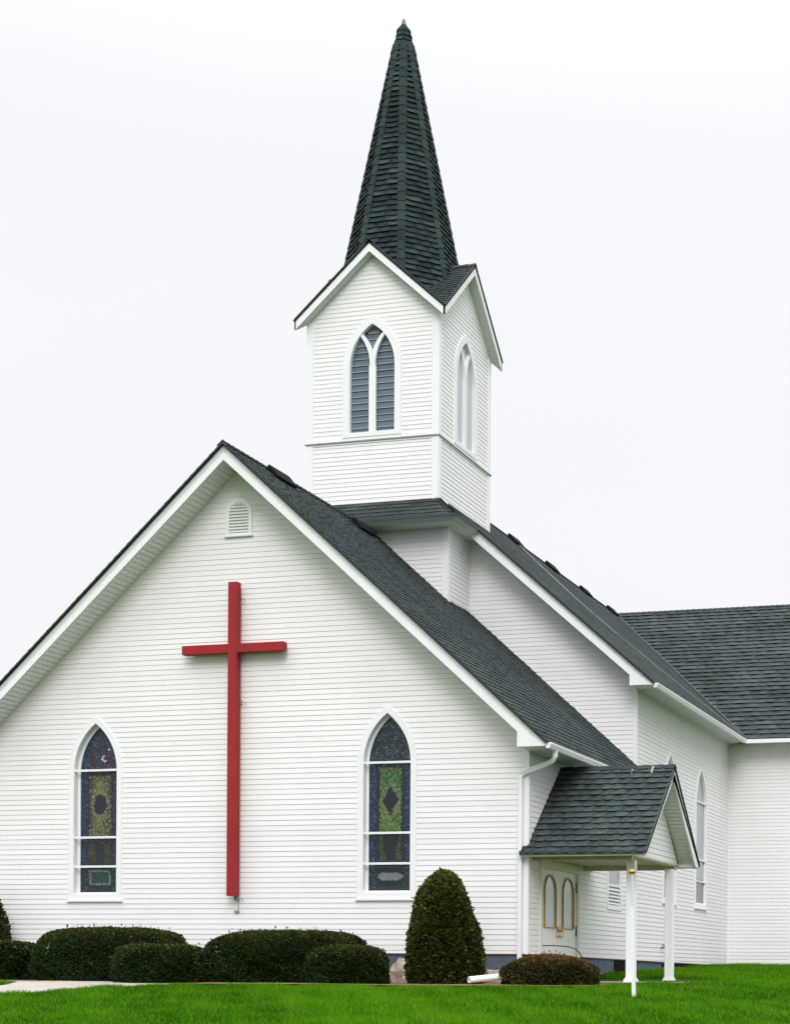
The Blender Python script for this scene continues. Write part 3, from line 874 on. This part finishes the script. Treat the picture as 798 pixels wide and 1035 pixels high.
m.build('fascia', M['trim'], pr_); md.build('drip_edge', M['roofedge'], pr_)
m = MB()
for sy in (-1, 1):
    soffit(m, (px1-.063, PY, PR-.36), (px1-.063, PY+sy*(PH-.32), PE+.02), (PX, PY+sy*(PH-.32), PE+.02), (PX, PY, PR-.36), rib=.12)
    y0, y1 = sorted((PY+sy*(PH-.33), PY+sy*(PH-.02)))
    m.box(.02, px1-.062, y0, y1, PE-.055, PE+.03)
m.build('soffit', M['soffit'], pr_)
m = MB(); m.box(-.1, px1-.03, PY-PH+.0, PY-PH+.03, PE-.07, PE+.0)
m.build('fascia', M['ceil'], pr_)
m = MB(); m.box(0.02, px1-.05, PY+PH-.03, PY+PH, PE-.06, PE+.0)
m.build('fascia', M['ceil'], pr_)
m = MB(); m.box(-.11, px1-.02, PY-PH-.03, PY-PH-.002, PE-.038, PE+.045); m.build('drip_edge', M['roofedge'], pr_)
m = MB()
m.box(.02, PX, PY-PH+.33, PY+PH-.33, PE-.02, PE-.008)
for y in (PY-1.90, PY+1.78): m.box(.03, PX, y, y+.12, PE-.13, PE-.021)
m.box(PX-.16, PX-.022, PY-1.78, PY+1.78, PE-.06, PE-.022)
m.build('ceiling', M['ceil'], pr_)
m = MB()
gt = lambda z: min(1.9, max((PR-.34-z)/.88, 0))
siding(m, (PX, PY, 0), (0, 1, 0), (1, 0, 0), lambda z: -gt(z), lambda z: gt(z), PE-.02, PR-.36)
m.box(PX-.02, PX-.001, PY-1.9, PY+1.9, PE-.035, PE+.1, (.82, .82, .82))
m.build('porch_gable_wall', M['siding'], ch)
SLZ = -.54
m = MB(); hw = .085; X = PX-hw-.005; yv = 1.60
def post_mesh():
    m = MB()
    m.box(-hw, hw, -hw, hw, .09, 2.60)
    for (dx, dy) in ((1, 0), (-1, 0), (0, 1), (0, -1)):     # raised corner fillets
        for s in (-1, 1):
            cx_, cy_ = dx*(hw+.004)+(s*(hw-.018) if dx == 0 else 0), dy*(hw+.004)+(s*(hw-.018) if dy == 0 else 0)
            m.box(cx_-(.004 if dx else .018), cx_+(.004 if dx else .018), cy_-(.004 if dy else .018), cy_+(.004 if dy else .018), .1, 2.58)
    return m
for s in (-1, 1):
    pm = post_mesh(); loc = V((X, PY+s*yv, SLZ+.0)); pm.v = [tuple(V(p)+loc) for p in pm.v]
    po = pm.build('porch_post', M['trim'], ch, origin=loc)
    b_ = MB(); b_.box(loc.x-.13, loc.x+.13, loc.y-.13, loc.y+.13, SLZ+.002, SLZ+.06); b_.box(loc.x-.11, loc.x+.11, loc.y-.11, loc.y+.11, SLZ+.06, SLZ+.10)
    b_.build('post_base', M['trim'], po)

# double door
m = MB(); zt, zbm = 1.95, -.47
m.box(-.04, .035, DY0-.10, DY0, zbm, zt+.16); m.box(-.04, .035, DY1, DY1+.10, zbm, zt+.16); m.box(-.04, .036, DY0, DY1, zt, zt+.16)
m.box(-.3, .1, DY0-.02, DY1+.02, zbm-.06, zbm)
m.build('door_frame', M['casing'], ch)
dm = (DY0+DY1)/2
for s in (-1, 1):
    c = dm+s*(DY1-DY0)/4; hwid = (DY1-DY0)/4-.006
    Pf = frame3((0, c, 0), (0, 1, 0), (1, 0, 0))
    m = MB(); bx3(m, Pf, -hwid, hwid, zbm, zt-.006, -.07, -.02)
    for (a0, a1, b0, b1) in ((-hwid+.15, -.06, -.35, .45), (.06, hwid-.15, -.35, .45)):
        bx3(m, Pf, a0, a1, b0, b1, -.02, -.012)
    d = m.build('door', M['door'], ch, origin=Pf(0, zbm, 0))
    gh = .375
    m = MB(); pts = arch_pts(gh, .0, 1.42, .66); m.face([Pf(a, z, -.016) for a, z in pts], (.50, .56, .58))
    for k in range(6):
        bx3(m, Pf, -gh+.11+.12*k, -gh+.116+.12*k, .67, 1.5, -.016, -.012, (.6, .65, .67))
    m.build('glass', M['sideglass'], d)
    m = MB(); arch_ring(m, Pf, gh+.03, .0, 1.42, .645, .03, -.02, .02, sill=.02); m.build('moulding', M['gold'], d)
    m = MB(); hy = -s*(hwid-.10)
    bx3(m, Pf, hy-.03, hy+.03, .42, .72, -.02, -.012)
    m.tube([Pf(hy, .66, -.015), Pf(hy, .66, .04), Pf(hy, .60, .055), Pf(hy, .50, .055), Pf(hy, .46, .03), Pf(hy, .45, -.01)], .014, 8)
    m.tube([Pf(hy, .60, -.01), Pf(hy, .60, .05)], .03, 8)
    m.build('handle', M['brass'], d)
    if s == 1:
        for hz in (1.62, .62):
            m = MB(); bx3(m, Pf, hwid-.03, hwid+.02, hz-.12, hz+.12, -.019, -.002); m.build('hinge', M['black'], d)

# louvred window behind the porch
Pf = frame3((0, 6.42, 0), (0, 1, 0), (1, 0, 0)); hw = .64
m = MB(); arch_ring(m, Pf, hw, WC, 3.0, 1.22, .12, -.03, .03)
bx3(m, Pf, -.52, .52, 1.80, 1.86, -.02, .02)
w_ = m.build('window', M['trim'], ch, origin=Pf(0, 1.22, 0)); w_['label'] = 'window with a louvred lower panel, behind the porch posts'
m = MB(); pts = arch_pts(.53, WC, 3.0, 1.8)
m.face([Pf(a, z, -.02) for a, z in pts], (.33, .35, .38)); m.build('pane', M['sideglass'], w_)
m = MB()
for k in range(5):
    z = 1.36+k*.085
    m.prism([Pf(-.5, z, .024), Pf(.5, z, .024), Pf(.5, z+.06, -.02), Pf(-.5, z+.06, -.02)], (0, 0, .008))
bx3(m, Pf, -.52, .52, 1.34, 1.8, -.05, -.03, (.05, .05, .05))
m.build('louvre_slats', M['soffit'], w_)
m = MB(); m.tube([(.0, 11.0, .36), (.09, 11.0, .36), (.11, 11.05, .34)], .018, 8); m.tube([(.09, 11.0, .36), (.09, 11.0, .42)], .012, 6); m.tube([(.06, 10.9, .43), (.12, 11.1, .43)], .014, 6)
m.tube([(.11, 11.05, .34), (.13, 11.3, .30), (.1, 11.45, .22)], .014, 6)
m.build('faucet', M['black'], ch)

# ------------------------------------------------------------------ red cross
cr = thing('wall_cross', 'tall red wooden cross fixed to the white gable wall', 'cross', (CX, -.3, 1.30))
XV = .110; y0, y1 = -.30, -.115
def rbox(mb, x0, x1, y0, y1, z0, z1, b=.008):
    pts = [(x0+b, y0), (x1-b, y0), (x1, y0+b), (x1, y1), (x0, y1), (x0, y0+b)]
    mb.prism([(p[0], p[1], z0) for p in pts], (0, 0, z1-z0))
m = MB(); rbox(m, CX-XV, CX+XV, y0, y1, 1.305, 8.27); m.build('upright', M['red'], cr)
m = MB(); b = .008
for (xa_, xb_) in ((CX-1.25, CX-XV), (CX+XV, CX+1.245)):
    m.prism([(xa_, y0+.004, 6.70+b), (xa_, y0+.004, 6.90-b), (xa_, y0+.004+b, 6.90), (xa_, y1, 6.90), (xa_, y1, 6.70), (xa_, y0+.004+b, 6.70)][::-1], (xb_-xa_, 0, 0))
m.build('crossbeam', M['red'], cr)
for (x, z) in ((CX+.02, 1.22), (CX+.06, 5.6), (CX+.02, 7.9)):
    m = MB(); m.box(x-.04, x+.04, y1, -.018, z, z+.1); m.tube([(x+.05, -.09, z+.05), (x+.16, -.1, z+.02), (x+.17, -.08, z-.03)], .008, 6); m.build('bracket', M['wire'], cr)
m = MB(); m.box(CX-1.1, CX+1.1, y1, -.02, 6.72, 6.78); m.build('mounting_rail', M['ledge'], cr)
m = MB(); m.box(CX-.05, CX+.07, -.06, -.019, .95, 1.0); m.tube([(CX+.05, -.03, 1.25), (CX+.06, -.05, 1.1), (CX+.03, -.03, 1.0)], .01, 6); m.build('wire_clip', M['wire'], cr)

# ------------------------------------------------------------------ ground, bed, paths
def grid_mesh(name, xs, ys, mat, dz=0.0, kind='structure'):
    v = [(x, y, gz(x, y)+dz) for y in ys for x in xs]; nx = len(xs)
    f = [(j*nx+i, j*nx+i+1, (j+1)*nx+i+1, (j+1)*nx+i) for j in range(len(ys)-1) for i in range(nx-1)]
    me = bpy.data.meshes.new(name); me.from_pydata(v, [], f); me.materials.append(mat)
    for p in me.polygons: p.use_smooth = True
    o = bpy.data.objects.new(name, me); col.objects.link(o); o['kind'] = kind; return o
xs = [-900, -300, -120, -60]+list(np.arange(-40, 40.1, 1.0))+[60, 120, 300, 900]
ys = [-900, -300, -120, -60]+list(np.arange(-45, 60.1, .75))+[90, 150, 300, 900]
grid_mesh('lawn', [float(x) for x in xs], [float(y) for y in ys], M['soil'])
def poly_sheet(name, pts, mat, dz, sub=.5):
    import bmesh
    bm = bmesh.new(); vs = [bm.verts.new((x, y, 0)) for x, y in pts]; bm.faces.new(vs)
    x0, x1 = min(p[0] for p in pts), max(p[0] for p in pts); y0, y1 = min(p[1] for p in pts), max(p[1] for p in pts)
    for ax, lo, hi in ((0, x0, x1), (1, y0, y1)):
        q = lo+sub
        while q < hi:
            no = (1, 0, 0) if ax == 0 else (0, 1, 0); co = (q, 0, 0) if ax == 0 else (0, q, 0)
            bmesh.ops.bisect_plane(bm, geom=bm.verts[:]+bm.edges[:]+bm.faces[:], plane_co=co, plane_no=no); q += sub
    for v_ in bm.verts: v_.co.z = gz(v_.co.x, v_.co.y)+dz
    bmesh.ops.recalc_face_normals(bm, faces=bm.faces)
    me = bpy.data.meshes.new(name); bm.to_mesh(me); bm.free(); me.materials.append(mat)
    for p in me.polygons:
        if p.normal.z < 0: p.flip()
    o = bpy.data.objects.new(name, me); col.objects.link(o); o['kind'] = 'structure'; return o
bed = [(-16, .0), (-16, -3.0), (-8.0, -3.05), (-6.5, -3.5), (-4, -3.62), (-1.5, -3.35), (.3, -3.0), (2.2, -2.6), (2.6, -1.6), (2.3, -.4), (.4, .2), (0, 0)]
poly_sheet('planting_bed', bed, M['mulch'], .045)
path_pts = [(-16.5, -1.5), (-13.0, -3.25), (-10.36, -3.27), (-9.9, -3.64), (-9.3, -4.79), (-9.0, -5.9), (-8.8, -7.2), (-8.9, -14), (-6.9, -14), (-6.9, -9.0), (-6.9, -7.3), (-6.9, -6.0), (-6.9, -5.0), (-6.6, -4.2), (-6.3, -3.6), (-6.9, -3.2), (-8.93, -2.3), (-12, -1.3), (-16.5, -.9)]
poly_sheet('path', path_pts, M['concrete'], .045, .4)
m = MB(); m.box(.004, 3.25, .1, 4.1, SLZ-.2, SLZ, None); o = m.build('porch_slab', M['slabside'], None); structure(o)
m = MB(); m.box(.01, 3.24, .11, 4.09, SLZ+.0005, SLZ+.0045); o = m.build('porch_paving', M['concrete'], None); structure(o)

# ------------------------------------------------------------------ shrubs
def np_mesh(name, verts, faces, cols, mat):
    """verts (n,3); faces (m,k); cols (m,3)"""
    me = bpy.data.meshes.new(name); n, k = faces.shape
    me.vertices.add(len(verts)); me.vertices.foreach_set('co', verts.astype(np.float32).ravel())
    me.loops.add(n*k); me.loops.foreach_set('vertex_index', faces.astype(np.int32).ravel())
    me.polygons.add(n); me.polygons.foreach_set('loop_start', np.arange(0, n*k, k, dtype=np.int32)); me.polygons.foreach_set('loop_total', np.full(n, k, dtype=np.int32))
    me.update(calc_edges=True)
    at = me.color_attributes.new('col', 'FLOAT_COLOR', 'CORNER')
    c = np.ones((n*k, 4), np.float32); c[:, :3] = np.repeat(cols, k, axis=0); at.data.foreach_set('color', c.ravel())
    me.materials.append(mat); return me
def shrub(name, label, cat, ctr, rad, h, expo, nleaf, leaf, c1, c2, tip, tipamt, group, profile=None, lump=.05):
    """dense clipped bush: rad=(rx, ry), height h, superellipse exponent; ctr at ground"""
    root = thing(name, label, cat, ctr, group)
    rx, ry = rad; N = nleaf
    def radius(t):        # fraction of full radius at height fraction t
        if profile: return np.interp(t, [p[0] for p in profile], [p[1] for p in profile])
        tt_ = np.clip((t-.30)/.70, 0, 1); low = np.clip((.25-t)/.25, 0, 1)
        return (1-tt_**expo)**(1/expo)*(1-.10*low**2)
    ph = rng.uniform(0, 6.28, 6)
    def lumps(th, t): return 1+lump*(np.sin(3*th+ph[0]+4*t)+np.sin(5*th+ph[1]-6*t)*.8+np.sin(9*th+ph[2]+11*t)*.6+np.sin(17*th+ph[3]+23*t)*.4)
    # sample surface points: sides + top, weight toward top by using arc parametrisation
    s = rng.random(N); th = rng.uniform(0, 2*np.pi, N)
    tg = np.linspace(0, 1, 400); rg = radius(tg); mean = (rx+ry)/2
    seg = np.sqrt((np.diff(rg)*mean)**2+(np.diff(tg)*h)**2)*(rg[1:]+rg[:-1]+.02)
    cdf = np.concatenate([[0], np.cumsum(seg)]); cdf /= cdf[-1]
    t = np.interp(s, cdf, tg)
    dep = rng.random(N)**2*.10
    r = radius(t)*lumps(th, t)
    e2 = 1.0
    cx_, sy_ = np.cos(th), np.sin(th)
    # slightly boxy plan
    boxy = (np.abs(cx_)**2.6+np.abs(sy_)**2.6)**(-1/2.6) if rx/ry > 1.5 else 1.0
    shr = 1-dep/mean
    P = np.stack([cx_*r*rx*boxy*shr, sy_*r*ry*boxy*shr, t*h*(1+lump*.5*np.sin(4*th+ph[4])*np.clip(t-.5, 0, 1))*(1-dep/h*.5)], 1)
    # outward normal approx
    dr = np.interp(t, tg, np.gradient(rg, tg))
    nrm = np.stack([cx_/rx, sy_/ry, -dr*mean/h/mean*1.0], 1); nrm /= np.linalg.norm(nrm, axis=1, keepdims=True)+1e-9
    d = nrm+rng.normal(0, .75, (N, 3)); d[:, 2] += .25; d /= np.linalg.norm(d, axis=1, keepdims=True)
    a = np.cross(d, rng.normal(0, 1, (N, 3))); a /= np.linalg.norm(a, axis=1, keepdims=True)
    L = leaf*rng.uniform(.6, 1.5, N)[:, None]; wd = L*.32
    stray = (rng.random(N) < .006)[:, None]; P = P+nrm*stray*rng.uniform(.02, .09, (N, 1)); L = np.where(stray, L*1.3, L)
    v = np.stack([P, P+d*L*.5+a*wd, P+d*L, P+d*L*.5-a*wd], 1).reshape(-1, 3)
    f = np.arange(4*N).reshape(N, 4)
    clump = .5+.5*np.sin(7*th+ph[5]+9*t)*np.sin(5*t*3+ph[0]+2*th)
    mixv = np.clip(rng.random(N)*.6+clump*.4, 0, 1)[:, None]
    c = np.array(c1)*(1-mixv)+np.array(c2)*mixv
    tipm = (rng.random(N) < tipamt*(1-dep*8)*(.35+4.5*np.clip((t-.6)/.4, 0, 1)**1.6))[:, None]  # brownish tips, denser near the top to colour in the lit tops
    c = np.where(tipm, np.array(tip)*rng.uniform(.6, 1.4, (N, 1)), c*rng.uniform(.6, 1.4, (N, 1)))
    me = np_mesh('foliage', v, f, np.clip(c, 0, 1), M['leaf'])
    o = bpy.data.objects.new('foliage', me); col.objects.link(o); o.parent = root
    # dense twig core
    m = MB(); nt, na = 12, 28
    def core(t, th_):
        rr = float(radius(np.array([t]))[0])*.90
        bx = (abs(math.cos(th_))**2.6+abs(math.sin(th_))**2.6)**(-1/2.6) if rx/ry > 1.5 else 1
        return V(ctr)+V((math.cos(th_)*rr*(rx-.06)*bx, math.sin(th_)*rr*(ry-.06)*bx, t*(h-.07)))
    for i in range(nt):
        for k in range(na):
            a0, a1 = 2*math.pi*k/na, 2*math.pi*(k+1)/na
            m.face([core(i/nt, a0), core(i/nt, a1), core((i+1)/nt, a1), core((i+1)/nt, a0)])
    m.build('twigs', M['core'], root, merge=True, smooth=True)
    return root
G1 = 'clipped evergreen shrubs along the church front'
DG, DG2, TIP = (.012, .028, .006), (.026, .052, .010), (.085, .085, .022)
gb = -.645
shrub('shrub', 'largest low clipped hedge shrub, below the left stained glass window', 'shrub', (-8.86, -1.75, gb), (1.70, 1.0), 1.17, 3.8, 56000, .042, DG, DG2, TIP, .10, G1)
shrub('shrub', 'small clipped shrub in front of the gap left of the red cross', 'shrub', (-7.12, -2.75, gb), (.95, .56), .80, 6, 22000, .042, DG, DG2, TIP, .12, G1)
shrub('shrub', 'long clipped shrub below the foot of the red cross', 'shrub', (-4.68, -1.75, gb), (1.76, .98), 1.11, 3.8, 54000, .042, DG, DG2, TIP, .10, G1)
shrub('shrub', 'small rounded shrub left of the tall cone bush, under the right stained glass window', 'shrub', (-2.88, -2.65, gb), (.84, .58), .80, 3.6, 22000, .042, DG, DG2, TIP, .12, G1)
shrub('shrub', 'dark boxy hedge at the left edge of the photo', 'shrub', (-12.75, -1.5, gb), (1.85, .6), .88, 7, 28000, .05, DG, DG2, TIP, .08, G1)
CONE = [(0, .90), (.08, .97), (.25, 1.0), (.45, .93), (.62, .80), (.78, .65), (.88, .51), (.95, .35), (1, .03)]
CT = (.115, .105, .025)
shrub('cone_bush', 'tall cone-shaped evergreen bush beside the right stained glass window', 'bush', (-1.30, -1.5, gb), (.73, .70), 2.36, 2, 30000, .075, (.020, .038, .008), (.055, .072, .015), CT, .24, 'cone-shaped evergreens', CONE, .07)
shrub('cone_bush', 'cone-shaped evergreen bush cut off by the left edge of the photo', 'bush', (-13.0, -.95, gb), (.74, .70), 2.40, 2, 30000, .06, (.022, .036, .009), (.038, .055, .012), CT, .16, 'cone-shaped evergreens', CONE, .07)
shrub('spreading_shrub', 'low reddish-brown spreading shrub in front of the porch doors', 'shrub', (1.02, -1.5, gb+.0), (.94, .62), .63, 2.2, 17000, .055, (.035, .036, .010), (.060, .050, .016), (.13, .07, .025), .30, None, None, .06)

# ------------------------------------------------------------------ small things by the bed
def rock(label, c, s, seed, grp='pale rocks in the planting bed'):
    r = random.Random(seed); m = MB(); n1, n2 = 7, 10; g = {}
    for i in range(n1+1):
        for k in range(n2):
            a = math.pi*i/n1; b = 2*math.pi*k/n2; q = 1+r.uniform(-.22, .22) if 0 < i < n1 else 1
            g[i, k] = V(c)+V((s[0]*math.sin(a)*math.cos(b)*q, s[1]*math.sin(a)*math.sin(b)*q, s[2]*math.cos(a)*q))
        if i in (0, n1):
            for k in range(n2): g[i, k] = g[i, 0]
    for i in range(n1):
        for k in range(n2):
            j = (k+1) % n2
            if i == 0: m.face([g[0, 0], g[1, k], g[1, j]])
            elif i == n1-1: m.face([g[i, k], g[n1, 0], g[i, j]])
            else: m.face([g[i, k], g[i+1, k], g[i+1, j], g[i, j]])
    o = m.build('rock', M['rock'], None, origin=(c[0], c[1], c[2]-s[2])); tag(o, label, 'rock', grp)
rock('upright pale rock between the rounded shrub and the cone bush', (-2.55, -.75, -.42), (.26, .16, .36), 3)
rock('small pale rock at the foot of the upright rock', (-2.25, -1.05, -.55), (.2, .14, .15), 5)
rock('flat pale rock just right of the cone bush', (-.42, -.85, -.50), (.34, .22, .20), 8)
rock('low pale rock behind the white drain pipe', (.02, -.75, -.56), (.28, .18, .13), 9)
m = MB(); pa, pb = V((-.40, -2.35, -.50)), V((.30, -1.55, -.40)); ax = (pb-pa).normalized()
s1 = ax.cross(V((0, 0, 1))).normalized(); s2 = s1.cross(ax)
rr = .068
def ringp(p, r): return [p+(s1*math.cos(2*math.pi*k/14)+s2*math.sin(2*math.pi*k/14))*r for k in range(14)]
o0, o1, i0 = ringp(pa, rr), ringp(pb, rr), ringp(pa, rr-.010); i1 = ringp(pa+ax*.5, rr-.010)
for k in range(14):
    j = (k+1) % 14
    m.face([o0[k], o1[k], o1[j], o0[j]]); m.face([o0[j], i0[j], i0[k], o0[k]]); m.face([i0[j], i1[j], i1[k], i0[k]])
m.face(i1, (0, 0, 0)); m.face(o1)
o = m.build('drain_pipe', M['trim'], None, origin=pa-V((0, 0, .068))); tag(o, 'white drain pipe with an open end lying beside the cone bush', 'pipe')

# thin curved handrail beside the doors
m = MB(); m.tube([(.036, .90, .245), (.20, .92, .245), (.29, 1.05, .245), (.30, 1.97, .235), (.30, 2.35, .20), (.30, 2.70, .12), (.30, 3.0, -.04), (.30, 3.22, -.22), (.30, 3.4, -.45), (.30, 3.42, -.54)], .012, 8)
hr = m.build('handrail', M['black'], None, origin=(.3, 3.42, -.54)); tag(hr, 'thin black metal handrail curving down across the white double doors', 'handrail')

# garden stake with amber cap
bz = gz(4.33, -6.9)
st = thing('marker_post', 'slim white post with a small amber cap standing in the lawn before the porch', 'post', (4.33, -6.9, bz-.02))
lean = V((-.05, 0, 2.19))
P0 = V((4.33, -6.9, bz-.05))
m = MB(); a = P0; b_ = P0+lean*(1.62/2.19)
m.prism([a+V((dx, dy, 0)) for dx, dy in ((-.029, -.029), (.029, -.029), (.029, .029), (-.029, .029))], b_-a); m.build('pole', M['trim'], st)
m = MB(); m.tube([b_, P0+lean*(2.2/2.19)], .020, 10); m.build('tube', noisy('grey_plastic', (.62, .64, .64), .4, .05, 5), st)
m = MB(); c_ = P0+lean*1.0+V((0, 0, .02))
for i in range(6):
    za, zb_ = -.05+.09*i/6, -.05+.09*(i+1)/6
    prof = [.012, .035, .055, .066, .06, .04, .0]
    for k in range(12):
        q0, q1 = 2*math.pi*k/12, 2*math.pi*(k+1)/12
        m.face([c_+V((prof[i]*math.cos(q0), prof[i]*math.sin(q0), za)), c_+V((prof[i]*math.cos(q1), prof[i]*math.sin(q1), za)), c_+V((prof[i+1]*math.cos(q1), prof[i+1]*math.sin(q1), zb_)), c_+V((prof[i+1]*math.cos(q0), prof[i+1]*math.sin(q0), zb_))])
m.build('cap', M['amber'], st, smooth=True)

# ------------------------------------------------------------------ grass
CAM = np.array([12.087, -34.218, -.317]); YAW = R_(15.408)
gzv = np.vectorize(gz)
def pip(px, py, poly):
    inside = np.zeros(len(px), bool); n = len(poly); j = n-1
    for i in range(n):
        xi, yi = poly[i]; xj, yj = poly[j]
        c = ((yi > py) != (yj > py)) & (px < (xj-xi)*(py-yi)/(yj-yi+1e-12)+xi); inside ^= c; j = i
    return inside
def grass(N, x0, x1, y0, y1, hgt, keep=None):
    x = rng.uniform(x0, x1, N); y = rng.uniform(y0, y1, N)
    # wide wedge around what the view can reach
    dx, dy = x-CAM[0], y-CAM[1]
    f = -np.sin(YAW)*dx+np.cos(YAW)*dy; r = np.cos(YAW)*dx+np.sin(YAW)*dy
    s = r/f*1717.8+399+254.7
    k = (s > -380) & (s < 1180) & ~pip(x, y, path_pts) & ~pip(x, y, bed) & ~((x > -.05) & (x < 3.4) & (y > -.25+.1*np.sin(x*5)) & (y < 4.12)) & ~((x < 0.02) & (y > -.02)) & ~(y > YT-.02)
    return x[k], y[k]
xa_, ya_ = grass(1500000, -17, 14, -17, -2.4, 1)
xb_, yb_ = grass(520000, 0, 12, -2.6, 19.3, 1)
# ragged tufts creeping over the edge of the bed
x = np.concatenate([xa_, xb_]); y = np.concatenate([ya_, yb_]); n = len(x)
z = gzv(x, y)
def fbm(x, y):
    return (np.sin(x*1.1+y*.7+1)+np.sin(x*2.3-y*1.9+2)*.7+np.sin(x*4.7+y*5.1)*.5+np.sin(x*9.7-y*8.3+1)*.4)/2.6
nb = fbm(x, y); nb2 = fbm(x*3.1+5, y*3.3)
H = .075*(1+.45*nb2+.3*fbm(x*6.3, y*5.9))*rng.uniform(.4, 1.7, n)
H = H*np.where((x < 2.8) & (y > -4.6) & (y < 0), .55, 1.0); ang = rng.uniform(0, 2*np.pi, n); wdt = rng.uniform(.006, .013, n)
lean_ = rng.normal(0, .5, (n, 2))*H[:, None]
dirx, diry = np.cos(ang)*wdt, np.sin(ang)*wdt
v = np.empty((n, 3, 3)); v[:, 0] = np.stack([x-dirx, y-diry, z-.01], 1); v[:, 1] = np.stack([x+dirx, y+diry, z-.01], 1)
v[:, 2] = np.stack([x+lean_[:, 0], y+lean_[:, 1], z+H], 1)
c1, c2, c3 = np.array((.022, .122, .002)), np.array((.085, .265, .003)), np.array((.19, .35, .014))
nb3 = fbm(x*7.7+2, y*6.1); nb4 = fbm(x*.45+1, y*.5+3); mixv = np.clip(.45+.45*nb+.4*nb2+.4*nb3+.5*nb4+rng.normal(0, .2, n), 0, 1)[:, None]
c = c1*(1-mixv)+c2*mixv
yl = (rng.random(n) < .12)[:, None]; dead = (rng.random(n) < .03+.05*np.clip(nb4*nb2, 0, 1))[:, None]; c = np.where(yl, c3, c); c = np.where(dead, np.array((.25, .20, .07)), c)*rng.uniform(.75, 1.25, (n, 1))
me = np_mesh('grass', v.reshape(-1, 3), np.arange(3*n).reshape(n, 3), c, M['grass'])
o = bpy.data.objects.new('grass', me); col.objects.link(o); o['kind'] = 'stuff'; o['label'] = 'bright green mown grass of the lawn'; o['category'] = 'grass'
print('blades', n)

# ------------------------------------------------------------------ camera
cam = bpy.data.cameras.new('camera'); co = bpy.data.objects.new('camera', cam); col.objects.link(co); scene.camera = co
f_, sx_, sy_ = 1717.818, 254.753, 474.299
cam.sensor_fit = 'VERTICAL'; cam.sensor_height = 36; cam.lens = f_/1035*36
cam.shift_x = -sx_/1035; cam.shift_y = sy_/1035
cam.clip_start = .1; cam.clip_end = 3000
yaw, pit, rol = R_(15.408), R_(-.310), R_(.428)
fwd = V((-math.sin(yaw)*math.cos(pit), math.cos(yaw)*math.cos(pit), math.sin(pit)))
rt = V((math.cos(yaw), math.sin(yaw), 0)); up = rt.cross(fwd)
Rr = rt*math.cos(rol)+up*math.sin(rol); Uu = -rt*math.sin(rol)+up*math.cos(rol)
from mathutils import Matrix
mw = Matrix(((Rr.x, Uu.x, -fwd.x, 12.087), (Rr.y, Uu.y, -fwd.y, -34.218), (Rr.z, Uu.z, -fwd.z, -.317), (0, 0, 0, 1)))
co.matrix_world = mw

# ------------------------------------------------------------------ overcast sky and soft sun
EL, AZ = R_(36), R_(158)      # sun from the front right (azimuth from +Y clockwise)
w = bpy.data.worlds.new('World'); scene.world = w; w.use_nodes = True
n, l = w.node_tree.nodes, w.node_tree.links; n.clear()
sky = n.new('ShaderNodeTexSky'); sky.sky_type = 'NISHITA'; sky.sun_disc = False; sky.sun_elevation = EL; sky.sun_rotation = AZ
bg1 = n.new('ShaderNodeBackground'); l.new(sky.outputs[0], bg1.inputs[0]); bg1.inputs[1].default_value = .1
tc = n.new('ShaderNodeTexCoord'); sp_ = n.new('ShaderNodeSeparateXYZ'); l.new(tc.outputs['Generated'], sp_.inputs[0])
ramp = n.new('ShaderNodeMapRange'); ramp.interpolation_type = 'SMOOTHSTEP'
ramp.inputs['From Min'].default_value = .42; ramp.inputs['From Max'].default_value = .95
ramp.inputs['To Min'].default_value = .74; ramp.inputs['To Max'].default_value = 2.5
l.new(sp_.outputs['Z'], ramp.inputs['Value'])
lin = n.new('ShaderNodeMapRange'); lin.inputs['From Min'].default_value = 0; lin.inputs['From Max'].default_value = .5
lin.inputs['To Min'].default_value = 0; lin.inputs['To Max'].default_value = .05
l.new(sp_.outputs['Z'], lin.inputs['Value'])
nz = n.new('ShaderNodeTexNoise'); nz.inputs['Scale'].default_value = 1.6; nz.inputs['Detail'].default_value = 4
mp = n.new('ShaderNodeMapping'); mp.inputs['Scale'].default_value = (1, 1, 2.2); l.new(tc.outputs['Generated'], mp.inputs[0]); l.new(mp.outputs[0], nz.inputs['Vector'])
cl = n.new('ShaderNodeMapRange'); cl.inputs['From Min'].default_value = .3; cl.inputs['From Max'].default_value = .7
cl.inputs['To Min'].default_value = -.02; cl.inputs['To Max'].default_value = .02; l.new(nz.outputs['Fac'], cl.inputs['Value'])
ad = n.new('ShaderNodeMath'); l.new(ramp.outputs[0], ad.inputs[0]); l.new(lin.outputs[0], ad.inputs[1])
ad2 = n.new('ShaderNodeMath'); l.new(ad.outputs[0], ad2.inputs[0]); l.new(cl.outputs[0], ad2.inputs[1])
bg2 = n.new('ShaderNodeBackground'); bg2.inputs[0].default_value = (.975, .982, 1.0, 1); l.new(ad2.outputs[0], bg2.inputs[1])
mx = n.new('ShaderNodeMixShader'); mx.inputs[0].default_value = .96
l.new(bg1.outputs[0], mx.inputs[1]); l.new(bg2.outputs[0], mx.inputs[2])
wo = n.new('ShaderNodeOutputWorld'); l.new(mx.outputs[0], wo.inputs[0])
sun = bpy.data.lights.new('sun', 'SUN'); sun.energy = 1.15; sun.angle = R_(28); sun.color = (1, .98, .96)
so = bpy.data.objects.new('sun', sun); col.objects.link(so)
sd = V((math.sin(AZ)*math.cos(EL), math.cos(AZ)*math.cos(EL), math.sin(EL)))
so.rotation_euler = (-sd).to_track_quat('-Z', 'Y').to_euler(); so.location = (20, -40, 40)

vs = scene.view_settings
scene.display_settings.display_device = 'sRGB'
vs.view_transform = 'Standard'; vs.look = 'None'; vs.exposure = 0.33; vs.gamma = 1; vs.use_curve_mapping = False
